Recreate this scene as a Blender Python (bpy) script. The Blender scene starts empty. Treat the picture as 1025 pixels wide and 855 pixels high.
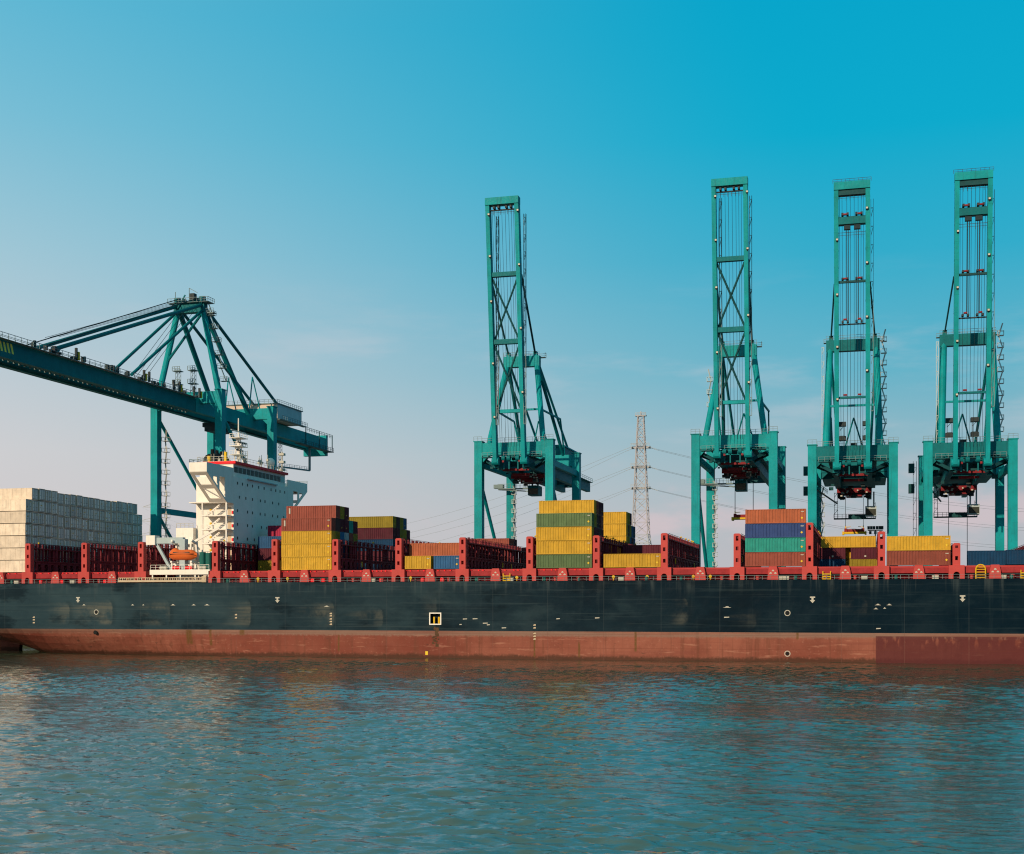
import bpy, math, random
import numpy as np
from mathutils import Vector
random.seed(7)
S = bpy.context.scene
R = math.radians

# ---------------------------------------------------------------- camera
CAM_H, FOC, YAW = 11.4, 1323.0, R(15.1)
cd = bpy.data.cameras.new('camera')
cam = bpy.data.objects.new('camera', cd)
S.collection.objects.link(cam)
cam.location = (0, 0, CAM_H)
cam.rotation_euler = (R(90), 0, YAW)
cd.sensor_width = 36.0
cd.lens = FOC / 1025 * 36.0
cd.shift_y = (606.8 - 427.5) / 1025
cd.clip_start, cd.clip_end = 0.5, 30000
S.camera = cam

# ---------------------------------------------------------------- light
SUN_AZ, SUN_EL, SUN_STR = R(-162), R(20), 3.75     # azimuth from +Y towards +X
sdir = Vector((math.sin(SUN_AZ) * math.cos(SUN_EL), math.cos(SUN_AZ) * math.cos(SUN_EL), math.sin(SUN_EL)))
sl = bpy.data.lights.new('sun', 'SUN')
sl.energy, sl.angle, sl.color = SUN_STR, R(0.5), (1.0, 0.79, 0.55)
so = bpy.data.objects.new('sun', sl)
S.collection.objects.link(so)
so.rotation_euler = (-sdir).to_track_quat('-Z', 'Y').to_euler()


def lin(r, g, b):
    f = lambda c: (c / 255) / 12.92 if c / 255 <= 0.04045 else ((c / 255 + 0.055) / 1.055) ** 2.4
    return (f(r), f(g), f(b))


class NT:
    def __init__(s, tree): s.t = tree
    def n(s, typ, **kw):
        nd = s.t.nodes.new(typ)
        for k, v in kw.items(): setattr(nd, k, v)
        return nd
    def l(s, a, b): s.t.links.new(a, b)
    def val(s, sock, v):
        if hasattr(v, 'is_output'): s.l(v, sock)
        else: sock.default_value = v
    def math(s, op, a, b=0.0, clamp=False):
        nd = s.n('ShaderNodeMath', operation=op); nd.use_clamp = clamp
        s.val(nd.inputs[0], a); s.val(nd.inputs[1], b)
        return nd.outputs[0]
    def rng(s, v, a, b, c=0.0, d=1.0, smooth=True):
        nd = s.n('ShaderNodeMapRange')
        nd.interpolation_type = 'SMOOTHSTEP' if smooth else 'LINEAR'
        s.val(nd.inputs[0], v)
        for i, x in enumerate((a, b, c, d)): nd.inputs[i + 1].default_value = x
        return nd.outputs[0]
    def mix(s, fac, a, b, mode='MIX'):
        nd = s.n('ShaderNodeMix', data_type='RGBA', blend_type=mode)
        s.val(nd.inputs[0], fac)
        for sock, v in ((nd.inputs[6], a), (nd.inputs[7], b)):
            if hasattr(v, 'is_output'): s.l(v, sock)
            else: sock.default_value = (*v, 1) if len(v) == 3 else v
        return nd.outputs[2]
    def noise(s, vec, scale, detail=3, rough=.55, mapscale=None):
        if mapscale:
            mp = s.n('ShaderNodeMapping'); s.l(vec, mp.inputs[0]); mp.inputs['Scale'].default_value = mapscale
            vec = mp.outputs[0]
        nd = s.n('ShaderNodeTexNoise'); s.l(vec, nd.inputs['Vector'])
        nd.inputs['Scale'].default_value = scale; nd.inputs['Detail'].default_value = detail
        nd.inputs['Roughness'].default_value = rough
        return nd.outputs[0]
    def ramp(s, v, stops):
        nd = s.n('ShaderNodeValToRGB'); e = nd.color_ramp.elements
        while len(e) < len(stops): e.new(0.5)
        for el, (p, c) in zip(e, stops): el.position = p; el.color = (*c, 1)
        s.l(v, nd.inputs[0]); return nd.outputs[0]


W = bpy.data.worlds.new('World'); S.world = W; W.use_nodes = True
W.node_tree.nodes.clear(); T = NT(W.node_tree)
sky = T.n('ShaderNodeTexSky', sky_type='NISHITA'); sky.sun_disc = False
sky.sun_elevation = SUN_EL; sky.sun_rotation = SUN_AZ; sky.air_density = 1.0; sky.dust_density = 2.0
tc = T.n('ShaderNodeTexCoord'); dirv = tc.outputs['Generated']
sx = T.n('ShaderNodeSeparateXYZ'); T.l(dirv, sx.inputs[0])
dt = T.n('ShaderNodeVectorMath', operation='DOT_PRODUCT'); T.l(dirv, dt.inputs[0])
dt.inputs[1].default_value = (math.cos(YAW), math.sin(YAW), 0)
lat = T.rng(dt.outputs['Value'], -1, 1, -1, 1, False)
lat = T.math('ADD', lat, T.math('MULTIPLY', T.rng(sx.outputs[2], .12, .46), .17))
lat = T.rng(lat, -.52, .34)
left = T.ramp(sx.outputs[2], [(0.0, lin(211, 202, 202)), (.05, lin(212, 204, 204)), (.11, lin(210, 208, 210)), (.18, lin(192, 205, 213)),
                              (.25, lin(170, 203, 216)), (.33, lin(140, 197, 217)), (.40, lin(118, 192, 217)), (.60, lin(148, 180, 180)), (1, lin(120, 155, 158))])
right = T.ramp(sx.outputs[2], [(0.0, lin(190, 184, 190)), (.06, lin(178, 186, 193)), (.11, lin(150, 184, 196)), (.17, lin(98, 178, 200)),
                               (.25, lin(48, 172, 203)), (.33, lin(4, 170, 205)), (.42, lin(0, 165, 203)), (.60, lin(100, 164, 170)), (1, lin(100, 148, 155))])
grad = T.mix(lat, left, right)
# thin pinkish cloud low on the sky and faint streaks of cirrus
nz = T.noise(dirv, 9, 5, .55, (1, 1, 2.6))
band = T.math('MULTIPLY', T.rng(sx.outputs[2], .015, .05), T.rng(sx.outputs[2], .125, .07))
cl = T.math('MULTIPLY', T.math('MULTIPLY', T.rng(nz, .50, .68), band), T.rng(lat, .4, .7))
grad = T.mix(T.math('MULTIPLY', cl, .55), grad, lin(222, 196, 200))
nz2 = T.noise(dirv, 5, 6, .6, (1, 1, 5))
band2 = T.math('MULTIPLY', T.rng(sx.outputs[2], .08, .14), T.rng(sx.outputs[2], .26, .17))
grad = T.mix(T.math('MULTIPLY', T.math('MULTIPLY', T.rng(nz2, .5, .75), band2), .35), grad, lin(205, 205, 212))
grad = T.mix(1.0, grad, (10, 10, 10), 'MULTIPLY')
# unseen sky beyond the bow, darkened to teal to shade the bow-facing sides
grad = T.mix(T.rng(dt.outputs['Value'], .40, .78), grad, T.mix(1.0, grad, (.13, .50, .72), 'MULTIPLY'))
grad = T.mix(0.015, grad, sky.outputs[0])
bg = T.n('ShaderNodeBackground'); bg.inputs['Strength'].default_value = 0.1
T.l(grad, bg.inputs['Color'])
wo = T.n('ShaderNodeOutputWorld'); T.l(bg.outputs[0], wo.inputs[0])

S.view_settings.view_transform = 'Standard'
S.view_settings.look = 'None'
S.view_settings.exposure = 0.0
S.view_settings.gamma = 1.0
S.view_settings.use_curve_mapping = False
try:
    S.cycles.max_bounces = 6; S.cycles.diffuse_bounces = 2; S.cycles.glossy_bounces = 3
    S.cycles.transparent_max_bounces = 4; S.cycles.use_denoising = True
    S.cycles.caustics_reflective = False; S.cycles.filter_width = 1.15
except Exception: pass

# ---------------------------------------------------------------- materials
M = {}


def mat(name, col, rough=.55, var=.12, dirt=.0, dirtcol=(.10, .07, .05), scale=.35, streak=0., metal=0., objvar=.0, bump=0., spec=.10):
    m = bpy.data.materials.new(name); m.use_nodes = True
    m.node_tree.nodes.clear(); t = NT(m.node_tree)
    ge = t.n('ShaderNodeNewGeometry'); pos = ge.outputs['Position']
    if objvar:
        oi = t.n('ShaderNodeObjectInfo')
        av = t.n('ShaderNodeVectorMath', operation='ADD'); t.l(pos, av.inputs[0])
        sc = t.n('ShaderNodeVectorMath', operation='SCALE'); t.l(oi.outputs['Random'], sc.inputs['Scale'])
        sc.inputs[0].default_value = (61, 37, 83); t.l(sc.outputs[0], av.inputs[1]); pos = av.outputs[0]
    n1 = t.noise(pos, scale, 4)
    f = t.rng(n1, .3, .7, 1 - var, 1 + var * .6, False)
    if objvar:
        f = t.math('MULTIPLY', f, t.rng(oi.outputs['Random'], 0, 1, 1 - objvar, 1 + objvar * .6, False))
    c = t.mix(1., col, t_gray(t, f), 'MULTIPLY')
    if dirt:
        n2 = t.noise(pos, 1.6, 6, .62)
        c = t.mix(t.math('MULTIPLY', t.rng(n2, .52, .72), dirt), c, dirtcol)
    if streak:
        n3 = t.noise(pos, 1.0, 4, .6, (2.2, 2.2, .12))
        c = t.mix(t.math('MULTIPLY', t.rng(n3, .5, .75), streak), c, dirtcol)
    b = t.n('ShaderNodeBsdfPrincipled'); t.l(c, b.inputs['Base Color'])
    n4 = t.noise(pos, 2.2, 3)
    t.l(t.rng(n4, .3, .7, max(rough - .08, .02), min(rough + .12, 1), False), b.inputs['Roughness'])
    b.inputs['Metallic'].default_value = metal
    b.inputs['Specular IOR Level'].default_value = spec
    if bump:
        bp = t.n('ShaderNodeBump'); bp.inputs['Strength'].default_value = bump; bp.inputs['Distance'].default_value = .08
        t.l(t.noise(pos, 1.1, 3, .5), bp.inputs['Height']); t.l(bp.outputs[0], b.inputs['Normal'])
    o = t.n('ShaderNodeOutputMaterial'); t.l(b.outputs[0], o.inputs[0])
    M[name] = m
    return m


def t_gray(t, f):
    nd = t.n('ShaderNodeCombineColor')
    for i in range(3): t.l(f, nd.inputs[i])
    return nd.outputs[0]


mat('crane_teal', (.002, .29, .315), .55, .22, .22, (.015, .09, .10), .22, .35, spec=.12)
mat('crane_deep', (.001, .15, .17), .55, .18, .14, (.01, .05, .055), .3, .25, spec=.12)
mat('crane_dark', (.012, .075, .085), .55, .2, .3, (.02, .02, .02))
mat('machinery', (.035, .05, .055), .5, .3, .4, (.12, .03, .02), .8)
mat('machine_red', (.24, .022, .03), .5, .2, .4, (.05, .02, .02), .8)
mat('cable', (.02, .04, .05), .6)
mat('rail_grey', (.18, .25, .26), .5)
mat('lamp_white', (.58, .55, .46), .4)
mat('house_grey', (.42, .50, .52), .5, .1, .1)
mat('house_cream', (.66, .52, .42), .55, .1, .15)
mat('ship_white', (.88, .81, .73), .5, .06, .10, (.45, .30, .18), .3, .15)
mat('deck_red', (.42, .048, .048), .55, .14, .25, (.20, .03, .03), .4, .15)
mat('coaming_red', (.33, .032, .036), .6, .2, .35, (.12, .02, .02), .5, .25)
mat('stripe_yellow', (.95, .78, .12), .5, .05)
mat('bridge_red', (.17, .024, .034), .6, .18, .3, (.06, .015, .018), .5)
mat('post_red', (.50, .066, .060), .5, .1, .15, (.3, .05, .04), .4, .1)
mat('bright_red', (.90, .02, .03), .45)
mat('yellow', (.72, .44, .02), .5, .1)
mat('black', (.008, .009, .010), .5)
mat('dark_green', (.02, .13, .11), .5)
mat('glass_dark', (.03, .035, .025), .35, .2, spec=.25)
mat('glass_green', (.05, .35, .30), .15, .2, spec=.8)
mat('orange', (.72, .15, .035), .4, .08, .1)
mat('beige', (.55, .43, .30), .6, .1, .2)
mat('mark_white', (.50, .47, .40), .6, .1, .25, (.35, .25, .18), 1.2)
mat('rust', (.10, .055, .03), .8, .3)
mat('pylon', (.40, .41, .43), .6)
mat('pylon_red', (.41, .375, .385), .6)
mat('pylon_far', (.42, .43, .46), .7)
mat('wire', (.33, .36, .39), .7)
mat('concrete', (.26, .25, .23), .85, .2, .3, (.1, .09, .08))
mat('quay_stone', (.045, .055, .036), .9, .3, .4, (.02, .03, .015))
mat('door_rod', (.17, .18, .18), .6)
mat('galvanised', (.50, .56, .56), .5)
mat('asphalt', (.05, .05, .052), .9, .2)
CC = {}
for nm, c in dict(white=(.86, .70, .55), yellow=(.58, .335, .036), olive=(.30, .22, .026), red_brown=(.30, .078, .055), maroon=(.105, .020, .034),
                  green=(.125, .19, .085), teal=(.03, .30, .25), blue=(.04, .075, .22), sky_blue=(.04, .17, .33), navy=(.008, .05, .12),
                  orange_red=(.44, .125, .06), magenta_red=(.40, .03, .07), dull_blue=(.03, .105, .23), pale_grey=(.42, .46, .46), dark_brown=(.09, .05, .05)).items():
    CC[nm] = mat('paint_' + nm, c, .55, .16, .30, (c[0] * .38 + .02, c[1] * .40 + .012, c[2] * .45 + .008), .6, .42, objvar=.20)
mat('door_white', (.90, .88, .81), .5, .12, .18, (.12, .12, .11), .8, .3, objvar=.22)
mat('sticker', (.75, .50, .04), .5)


def hull_mat(name, base, light, kind):
    m = bpy.data.materials.new(name); m.use_nodes = True; m.node_tree.nodes.clear(); t = NT(m.node_tree)
    ge = t.n('ShaderNodeNewGeometry'); pos = ge.outputs['Position']
    sp = t.n('ShaderNodeSeparateXYZ'); t.l(pos, sp.inputs[0]); px, pz = sp.outputs[0], sp.outputs[2]
    big = t.noise(pos, .035, 4, .6); med = t.noise(pos, .25, 5, .6); fine = t.noise(pos, 1.6, 5, .65)
    strk = t.noise(pos, 1.0, 4, .6, (.9, .9, .05)); hor = t.noise(pos, 1.0, 4, .6, (.03, .03, 1.1))
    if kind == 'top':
        # sheen and haze painted into the colour towards the stern, with some chalky wear
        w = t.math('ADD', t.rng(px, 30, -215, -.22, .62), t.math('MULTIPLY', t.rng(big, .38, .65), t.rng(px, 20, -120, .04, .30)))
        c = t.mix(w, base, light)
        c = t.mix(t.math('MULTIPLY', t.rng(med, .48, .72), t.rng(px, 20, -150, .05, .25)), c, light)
        c = t.mix(t.math('MULTIPLY', t.rng(strk, .56, .78), .16), c, (.04, .065, .07))
        c = t.mix(t.math('MULTIPLY', t.rng(hor, .55, .75), .30), c, tuple(x * .6 for x in base))
        c = t.mix(t.math('MULTIPLY', t.rng(fine, .66, .76), .35), c, (.10, .09, .075))
        # scuffs rubbed by tugs and fenders, each with a sharp forward edge
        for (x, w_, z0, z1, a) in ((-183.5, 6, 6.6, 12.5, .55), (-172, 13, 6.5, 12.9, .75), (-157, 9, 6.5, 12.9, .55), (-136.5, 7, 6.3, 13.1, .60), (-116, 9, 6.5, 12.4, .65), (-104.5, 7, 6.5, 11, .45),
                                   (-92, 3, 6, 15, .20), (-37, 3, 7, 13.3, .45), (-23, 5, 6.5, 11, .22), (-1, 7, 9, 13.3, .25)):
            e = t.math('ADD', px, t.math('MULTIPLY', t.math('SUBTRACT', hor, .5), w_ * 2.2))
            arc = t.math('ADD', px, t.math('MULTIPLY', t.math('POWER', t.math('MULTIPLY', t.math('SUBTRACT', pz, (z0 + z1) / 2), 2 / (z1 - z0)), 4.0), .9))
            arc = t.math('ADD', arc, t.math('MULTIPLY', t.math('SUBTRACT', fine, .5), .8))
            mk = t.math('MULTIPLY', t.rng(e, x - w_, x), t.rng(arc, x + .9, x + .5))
            c = t.mix(t.math('MULTIPLY', t.math('MULTIPLY', t.rng(arc, x + .4, x + .9), t.rng(arc, x + 2.2, x + 1.0)), t.math('MULTIPLY', t.rng(pz, z0, z0 + 1), t.math('MULTIPLY', t.rng(pz, z1 + .5, z1 - .5), .28))), c, (.006, .012, .016))  # dark shadow line painted just ahead of each scuff
            mk = t.math('MULTIPLY', mk, t.math('MULTIPLY', t.rng(pz, z0, z0 + 1.2), t.rng(t.math('ADD', pz, t.math('MULTIPLY', fine, 1.5)), z1 + 1.0, z1 - .8)))
            mk = t.math('MULTIPLY', mk, t.math('MULTIPLY', t.rng(med, .34, .58), t.rng(hor, .35, .6, .35, 1)))
            c = t.mix(t.math('MULTIPLY', mk, a * .75), c, (.15, .142, .11))
        # light weep marks below the deck edge
        c = t.mix(t.math('MULTIPLY', t.math('MULTIPLY', t.rng(strk, .5, .7), t.rng(pz, 13.2, 16.6)), .28), c, (.10, .12, .12))
    else:
        c = t.mix(t.rng(big, .35, .65), base, light)
        c = t.mix(t.math('MULTIPLY', t.rng(med, .45, .7), .35), c, tuple(x * .62 for x in base))
        c = t.mix(t.math('MULTIPLY', t.rng(fine, .57, .72), .45), c, (.42, .20, .14))
        c = t.mix(t.math('MULTIPLY', t.rng(strk, .50, .70), .55), c, (.13, .048, .030))
        c = t.mix(t.math('MULTIPLY', t.rng(hor, .54, .66), .40), c, (.20, .06, .045))
        c = t.mix(t.math('MULTIPLY', t.rng(t.noise(pos, 1.0, 5, .65, (.16, .16, 1.3)), .57, .68), .55), c, (.42, .19, .13))
        c = t.mix(t.math('MULTIPLY', t.rng(t.noise(pos, 1.0, 5, .7, (.4, .4, 1.1)), .61, .70), .65), c, (.06, .036, .028))
        # drier, greyer band just under the paint line and weed at the water
        e = t.math('ADD', pz, t.math('MULTIPLY', t.math('SUBTRACT', fine, .5), 1.3))
        c = t.mix(t.math('MULTIPLY', t.rng(e, 4.6, 5.3), t.rng(hor, .3, .6, .35, .85)), c, (.24, .15, .115))
        c = t.mix(t.math('MULTIPLY', t.rng(t.math('ADD', e, t.math('MULTIPLY', t.math('SUBTRACT', med, .5), 1.6)), 1.25, .35), .85), c, (.06, .030, .020))
        # newer, darker coat towards the bow, with peeled patches
        dk = t.math('MULTIPLY', t.rng(px, 1.3, 1.5), t.rng(pz, 5.4, 5.3))
        peel = t.noise(pos, .8, 5, .6, (1, 1, .35))
        dk = t.math('MULTIPLY', dk, t.math('SUBTRACT', 1.0, t.math('MULTIPLY', t.rng(peel, .52, .64), t.rng(pz, 2.2, 4.8, 0, .75))))
        c = t.mix(t.math('MULTIPLY', dk, .85), c, (.095, .024, .026))
        # rust runs
        for (x, w_, z0, z1) in ((-69.2, .28, .2, 5.9), (-59.4, .3, .2, 3.7), (-47.3, .35, 1.5, 6), (-114.3, .3, 1, 5), (-146, .5, 2, 6), (-14, .35, 4.3, 6), (-138, .9, 4.5, 6), (-151.5, 1.1, 2.2, 5.9)):
            mk = t.math('MULTIPLY', t.rng(t.math('ABSOLUTE', t.math('SUBTRACT', px, x)), w_, w_ * .35), t.math('MULTIPLY', t.rng(pz, z0, z0 + .7), t.rng(pz, z1 + .2, z1 - .2)))
            c = t.mix(t.math('MULTIPLY', mk, t.rng(fine, .3, .55, .2, .9)), c, (.13, .07, .025))
    if kind == 'top':
        bl = t.noise(pos, 1.0, 5, .62, (.075, .075, .16))
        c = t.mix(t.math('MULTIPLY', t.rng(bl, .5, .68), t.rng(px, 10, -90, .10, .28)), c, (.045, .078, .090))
        c = t.mix(t.math('MULTIPLY', t.rng(bl, .47, .34), .7), c, (.001, .007, .013))
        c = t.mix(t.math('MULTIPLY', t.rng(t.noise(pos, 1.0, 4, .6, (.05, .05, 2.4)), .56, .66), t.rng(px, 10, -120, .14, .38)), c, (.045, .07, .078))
    # welded seams of the shell plating
    for (per, off) in ((12.2, 3.1),):
        md = t.math('PINGPONG', t.math('ADD', px, off + 600), per / 2)
        c = t.mix(t.math('MULTIPLY', t.rng(md, .10, .04), .35), c, tuple(x * .5 + .03 for x in light))
    md = t.math('PINGPONG', t.math('ADD', pz, .4), 1.45)
    c = t.mix(t.math('MULTIPLY', t.rng(md, .09, .03), .30), c, tuple(x * .7 for x in base))
    b = t.n('ShaderNodeBsdfPrincipled'); t.l(c, b.inputs['Base Color'])
    t.l(t.rng(med, .3, .7, .36, .6, False), b.inputs['Roughness'])
    b.inputs['Specular IOR Level'].default_value = .04
    bp = t.n('ShaderNodeBump'); bp.inputs['Strength'].default_value = .35; bp.inputs['Distance'].default_value = .25
    pl = t.noise(pos, .45, 2, .4)
    t.l(pl, bp.inputs['Height']); t.l(bp.outputs[0], b.inputs['Normal'])
    o = t.n('ShaderNodeOutputMaterial'); t.l(b.outputs[0], o.inputs[0]); M[name] = m


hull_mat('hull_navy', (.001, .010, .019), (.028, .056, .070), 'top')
hull_mat('hull_red', (.19, .050, .034), (.29, .098, .066), 'boot')


def water_mat():
    m = bpy.data.materials.new('river_water'); m.use_nodes = True; m.node_tree.nodes.clear(); t = NT(m.node_tree)
    ge = t.n('ShaderNodeNewGeometry'); pos = ge.outputs['Position']
    b = t.n('ShaderNodeBsdfPrincipled')
    c = t.mix(t.noise(pos, .03, 3), (.028, .056, .036), (.042, .055, .028)); t.l(c, b.inputs['Base Color'])
    b.inputs['Roughness'].default_value = .015; b.inputs['IOR'].default_value = 2.9
    bp = t.n('ShaderNodeBump'); bp.inputs['Strength'].default_value = 1.0; bp.inputs['Distance'].default_value = .030
    h = t.math('ADD', t.noise(pos, 5.0, 3, .6, (.7, 1.6, 1)), 0.0); h = t.math('MULTIPLY', h, .45)
    h = t.math('ADD', t.math('ADD', h, t.noise(pos, 2.2, 4, .6, (.8, 1.8, 1))), t.math('MULTIPLY', t.noise(pos, 1.0, 3, .5, (.7, 1.8, 1)), 1.4))
    t.l(h, bp.inputs['Height']); t.l(bp.outputs[0], b.inputs['Normal'])
    o = t.n('ShaderNodeOutputMaterial'); t.l(b.outputs[0], o.inputs[0]); M['river_water'] = m


water_mat()

# ---------------------------------------------------------------- mesh helpers
EXTRA = {}
SPLIT = set('apex_ladder portal_machinery girder_tie red_guard rope_sheave hoist_rope trolley_lamp warning_post boom_post hoist_gear boom_rope warning_stripe insulator side_door deck_lamp fire_box aerial green_drum life_raft life_raft_canister funnel_cap bridge_lamp white_wedge rope_drum lamp_tower frame_tie forestay_bar boom_ladder boom_gear searchlight outside_stair sheave_platform ladder_post boom_brace lifting_lug boat_davit hull_mark tug_mark paint_chip rust_run'.split())


class MB:
    def __init__(s): s.v = []; s.f = []; s.mi = []; s.cur = 0
    def quad(s, *pts):
        n = len(s.v); s.v += [tuple(p) for p in pts]; s.f.append(tuple(range(n, n + len(pts)))); s.mi.append(s.cur)
        return s
    def box(s, x0, x1, y0, y1, z0, z1):
        n = len(s.v)
        s.v += [(x0, y0, z0), (x1, y0, z0), (x1, y1, z0), (x0, y1, z0), (x0, y0, z1), (x1, y0, z1), (x1, y1, z1), (x0, y1, z1)]
        for f in ((0, 3, 2, 1), (4, 5, 6, 7), (0, 1, 5, 4), (1, 2, 6, 5), (2, 3, 7, 6), (3, 0, 4, 7)):
            s.f.append(tuple(n + i for i in f)); s.mi.append(s.cur)
        return s
    def beam(s, p, q, w, h=None, up=(0, 0, 1), w2=None, h2=None):
        h = w if h is None else h
        p, q = Vector(p), Vector(q); d = (q - p).normalized(); u = Vector(up)
        if abs(d.dot(u)) > .95: u = Vector((0, 1, 0)) if abs(d.y) < .9 else Vector((1, 0, 0))
        a = d.cross(u).normalized(); b = a.cross(d).normalized(); n = len(s.v)
        for c, ww, hh in ((p, w, h), (q, w2 or w, h2 or h)):
            for i, j in ((-1, -1), (1, -1), (1, 1), (-1, 1)): s.v.append(tuple(c + a * (i * ww / 2) + b * (j * hh / 2)))
        for f in ((3, 2, 1, 0), (4, 5, 6, 7), (0, 1, 5, 4), (1, 2, 6, 5), (2, 3, 7, 6), (3, 0, 4, 7)):
            s.f.append(tuple(n + i for i in f)); s.mi.append(s.cur)
        return s
    def tube(s, p, q, r, k=10, r2=None):
        p, q = Vector(p), Vector(q); d = (q - p).normalized(); u = Vector((0, 0, 1)) if abs(d.z) < .9 else Vector((1, 0, 0))
        a = d.cross(u).normalized(); b = a.cross(d); n = len(s.v); r2 = r if r2 is None else r2
        for c, rr in ((p, r), (q, r2)):
            for i in range(k):
                t = 2 * math.pi * i / k; s.v.append(tuple(c + a * (rr * math.cos(t)) + b * (rr * math.sin(t))))
        for i in range(k):
            j = (i + 1) % k; s.f.append((n + i, n + j, n + k + j, n + k + i)); s.mi.append(s.cur)
        s.f.append(tuple(n + i for i in reversed(range(k)))); s.f.append(tuple(n + k + i for i in range(k))); s.mi += [s.cur] * 2
        return s
    def prism(s, poly, axis, a0, a1):
        """extrude a polygon given in the plane normal to axis ('x': (y,z), 'y': (x,z), 'z': (x,y))"""
        mk = {'x': lambda p, a: (a, p[0], p[1]), 'y': lambda p, a: (p[0], a, p[1]), 'z': lambda p, a: (p[0], p[1], a)}[axis]
        n = len(s.v); k = len(poly)
        s.v += [mk(p, a0) for p in poly] + [mk(p, a1) for p in poly]
        s.f.append(tuple(range(n + k - 1, n - 1, -1))); s.f.append(tuple(range(n + k, n + 2 * k))); s.mi += [s.cur] * 2
        for i in range(k):
            j = (i + 1) % k; s.f.append((n + i, n + j, n + k + j, n + k + i)); s.mi.append(s.cur)
        return s
    def sphere(s, c, r, k=10, sz=1.0, zmin=-1):
        n = len(s.v); rows = 7
        for i in range(rows):
            ph = -math.pi / 2 + math.pi * i / (rows - 1); zz = max(math.sin(ph), zmin)
            for j in range(k):
                t = 2 * math.pi * j / k; s.v.append((c[0] + r * math.cos(ph) * math.cos(t), c[1] + r * math.cos(ph) * math.sin(t), c[2] + r * sz * zz))
        for i in range(rows - 1):
            for j in range(k):
                s.f.append((n + i * k + j, n + i * k + (j + 1) % k, n + (i + 1) * k + (j + 1) % k, n + (i + 1) * k + j)); s.mi.append(s.cur)
        return s
    def rail(s, p, q, h=1.1, step=2.0, t=.07, mid=True):
        p, q = Vector(p), Vector(q); L = (q - p).length; k = max(1, round(L / step))
        for i in range(k + 1):
            c = p.lerp(q, i / k); s.beam(c, c + Vector((0, 0, h)), t)
        z = Vector((0, 0, h)); s.beam(p + z, q + z, t)
        if mid: s.beam(p + z * .5, q + z * .5, t * .8)
        return s
    def clusters(s, gap=.12):
        """groups of faces whose boxes touch"""
        F = [(np.min([s.v[i] for i in f], 0) - gap, np.max([s.v[i] for i in f], 0) + gap) for f in s.f]
        lo = np.array([a for a, _ in F]); hi = np.array([b for _, b in F]); n = len(F); par = list(range(n))
        def find(i):
            while par[i] != i: par[i] = par[par[i]]; i = par[i]
            return i
        for i in range(n):
            hit = np.nonzero(np.all((lo[i] <= hi[i + 1:]) & (hi[i] >= lo[i + 1:]), 1))[0] + i + 1
            for j in hit: par[find(int(j))] = find(i)
        g = {}
        for i in range(n): g.setdefault(find(i), []).append(i)
        return list(g.values())

    def build(s, name, mats, parent=None, smooth=False):
        if name in SPLIT and len(s.f) > 6:
            cl = s.clusters()
            if len(cl) > 1:
                out = []
                for fs in cl:
                    q = MB(); ids = sorted({i for k in fs for i in s.f[k]}); mp = {v: i for i, v in enumerate(ids)}
                    q.v = [s.v[i] for i in ids]; q.f = [tuple(mp[i] for i in s.f[k]) for k in fs]; q.mi = [s.mi[k] for k in fs]
                    out.append(q._build(name, mats, parent, smooth))
                EXTRA[out[0].name] = out[1:]
                return out[0]
        return s._build(name, mats, parent, smooth)

    def _build(s, name, mats, parent=None, smooth=False):
        me = bpy.data.meshes.new(name); me.from_pydata(s.v, [], s.f)
        mats = mats if isinstance(mats, (list, tuple)) else [mats]
        for m in mats: me.materials.append(M[m] if isinstance(m, str) else m)
        if len(mats) > 1: me.polygons.foreach_set('material_index', s.mi)
        if smooth: me.polygons.foreach_set('use_smooth', [True] * len(s.f))
        me.update()
        o = bpy.data.objects.new(name, me); S.collection.objects.link(o)
        if parent: o.parent = parent
        return o


def empty(name, loc=(0, 0, 0), rz=0):
    o = bpy.data.objects.new(name, None); S.collection.objects.link(o); o.location = loc; o.rotation_euler = (0, 0, rz); o.empty_display_size = .5
    return o


def tag(o, label=None, cat=None, group=None, kind=None):
    if label: o['label'] = label
    if cat: o['category'] = cat
    if group: o['group'] = group
    if kind: o['kind'] = kind
    return o


def copy_tree(o, parent=None):
    c = o.copy(); S.collection.objects.link(c); c.parent = parent
    for ch in list(o.children): copy_tree(ch, c)
    return c


def plant(o, parent, loc):          # a further copy of a part
    c = o.copy(); S.collection.objects.link(c); c.parent = parent; c.location = loc
    return c


# ================================================================ setting
# quay and land beyond
MB().box(-6000, 6000, 331, 332, -6, 6.25).build('quay_wall', 'quay_stone')['kind'] = 'structure'
MB().quad((-9000, 332, 6), (9000, 332, 6), (9000, 16000, 6), (-9000, 16000, 6)).build('ground', 'concrete')['kind'] = 'structure'
rl = MB()
for Y in (334, 366): rl.box(-600, 400, Y - .06, Y + .06, 6.004, 6.12)
tag(rl.build('rail_track', 'rust'), 'pair of rusty steel rails set in the quay under the gantry cranes', 'rail')

# river
def axis(lo, hi, step, far, grow=1.12):
    core = list(np.arange(lo, hi + 1e-6, step)); a = []; s = step; x = lo
    while x > far[0]: s *= grow; x -= s; a.append(x)
    b = []; s = step; x = hi
    while x < far[1]: s *= grow; x += s; b.append(x)
    return np.array(a[::-1] + core + b)


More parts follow.
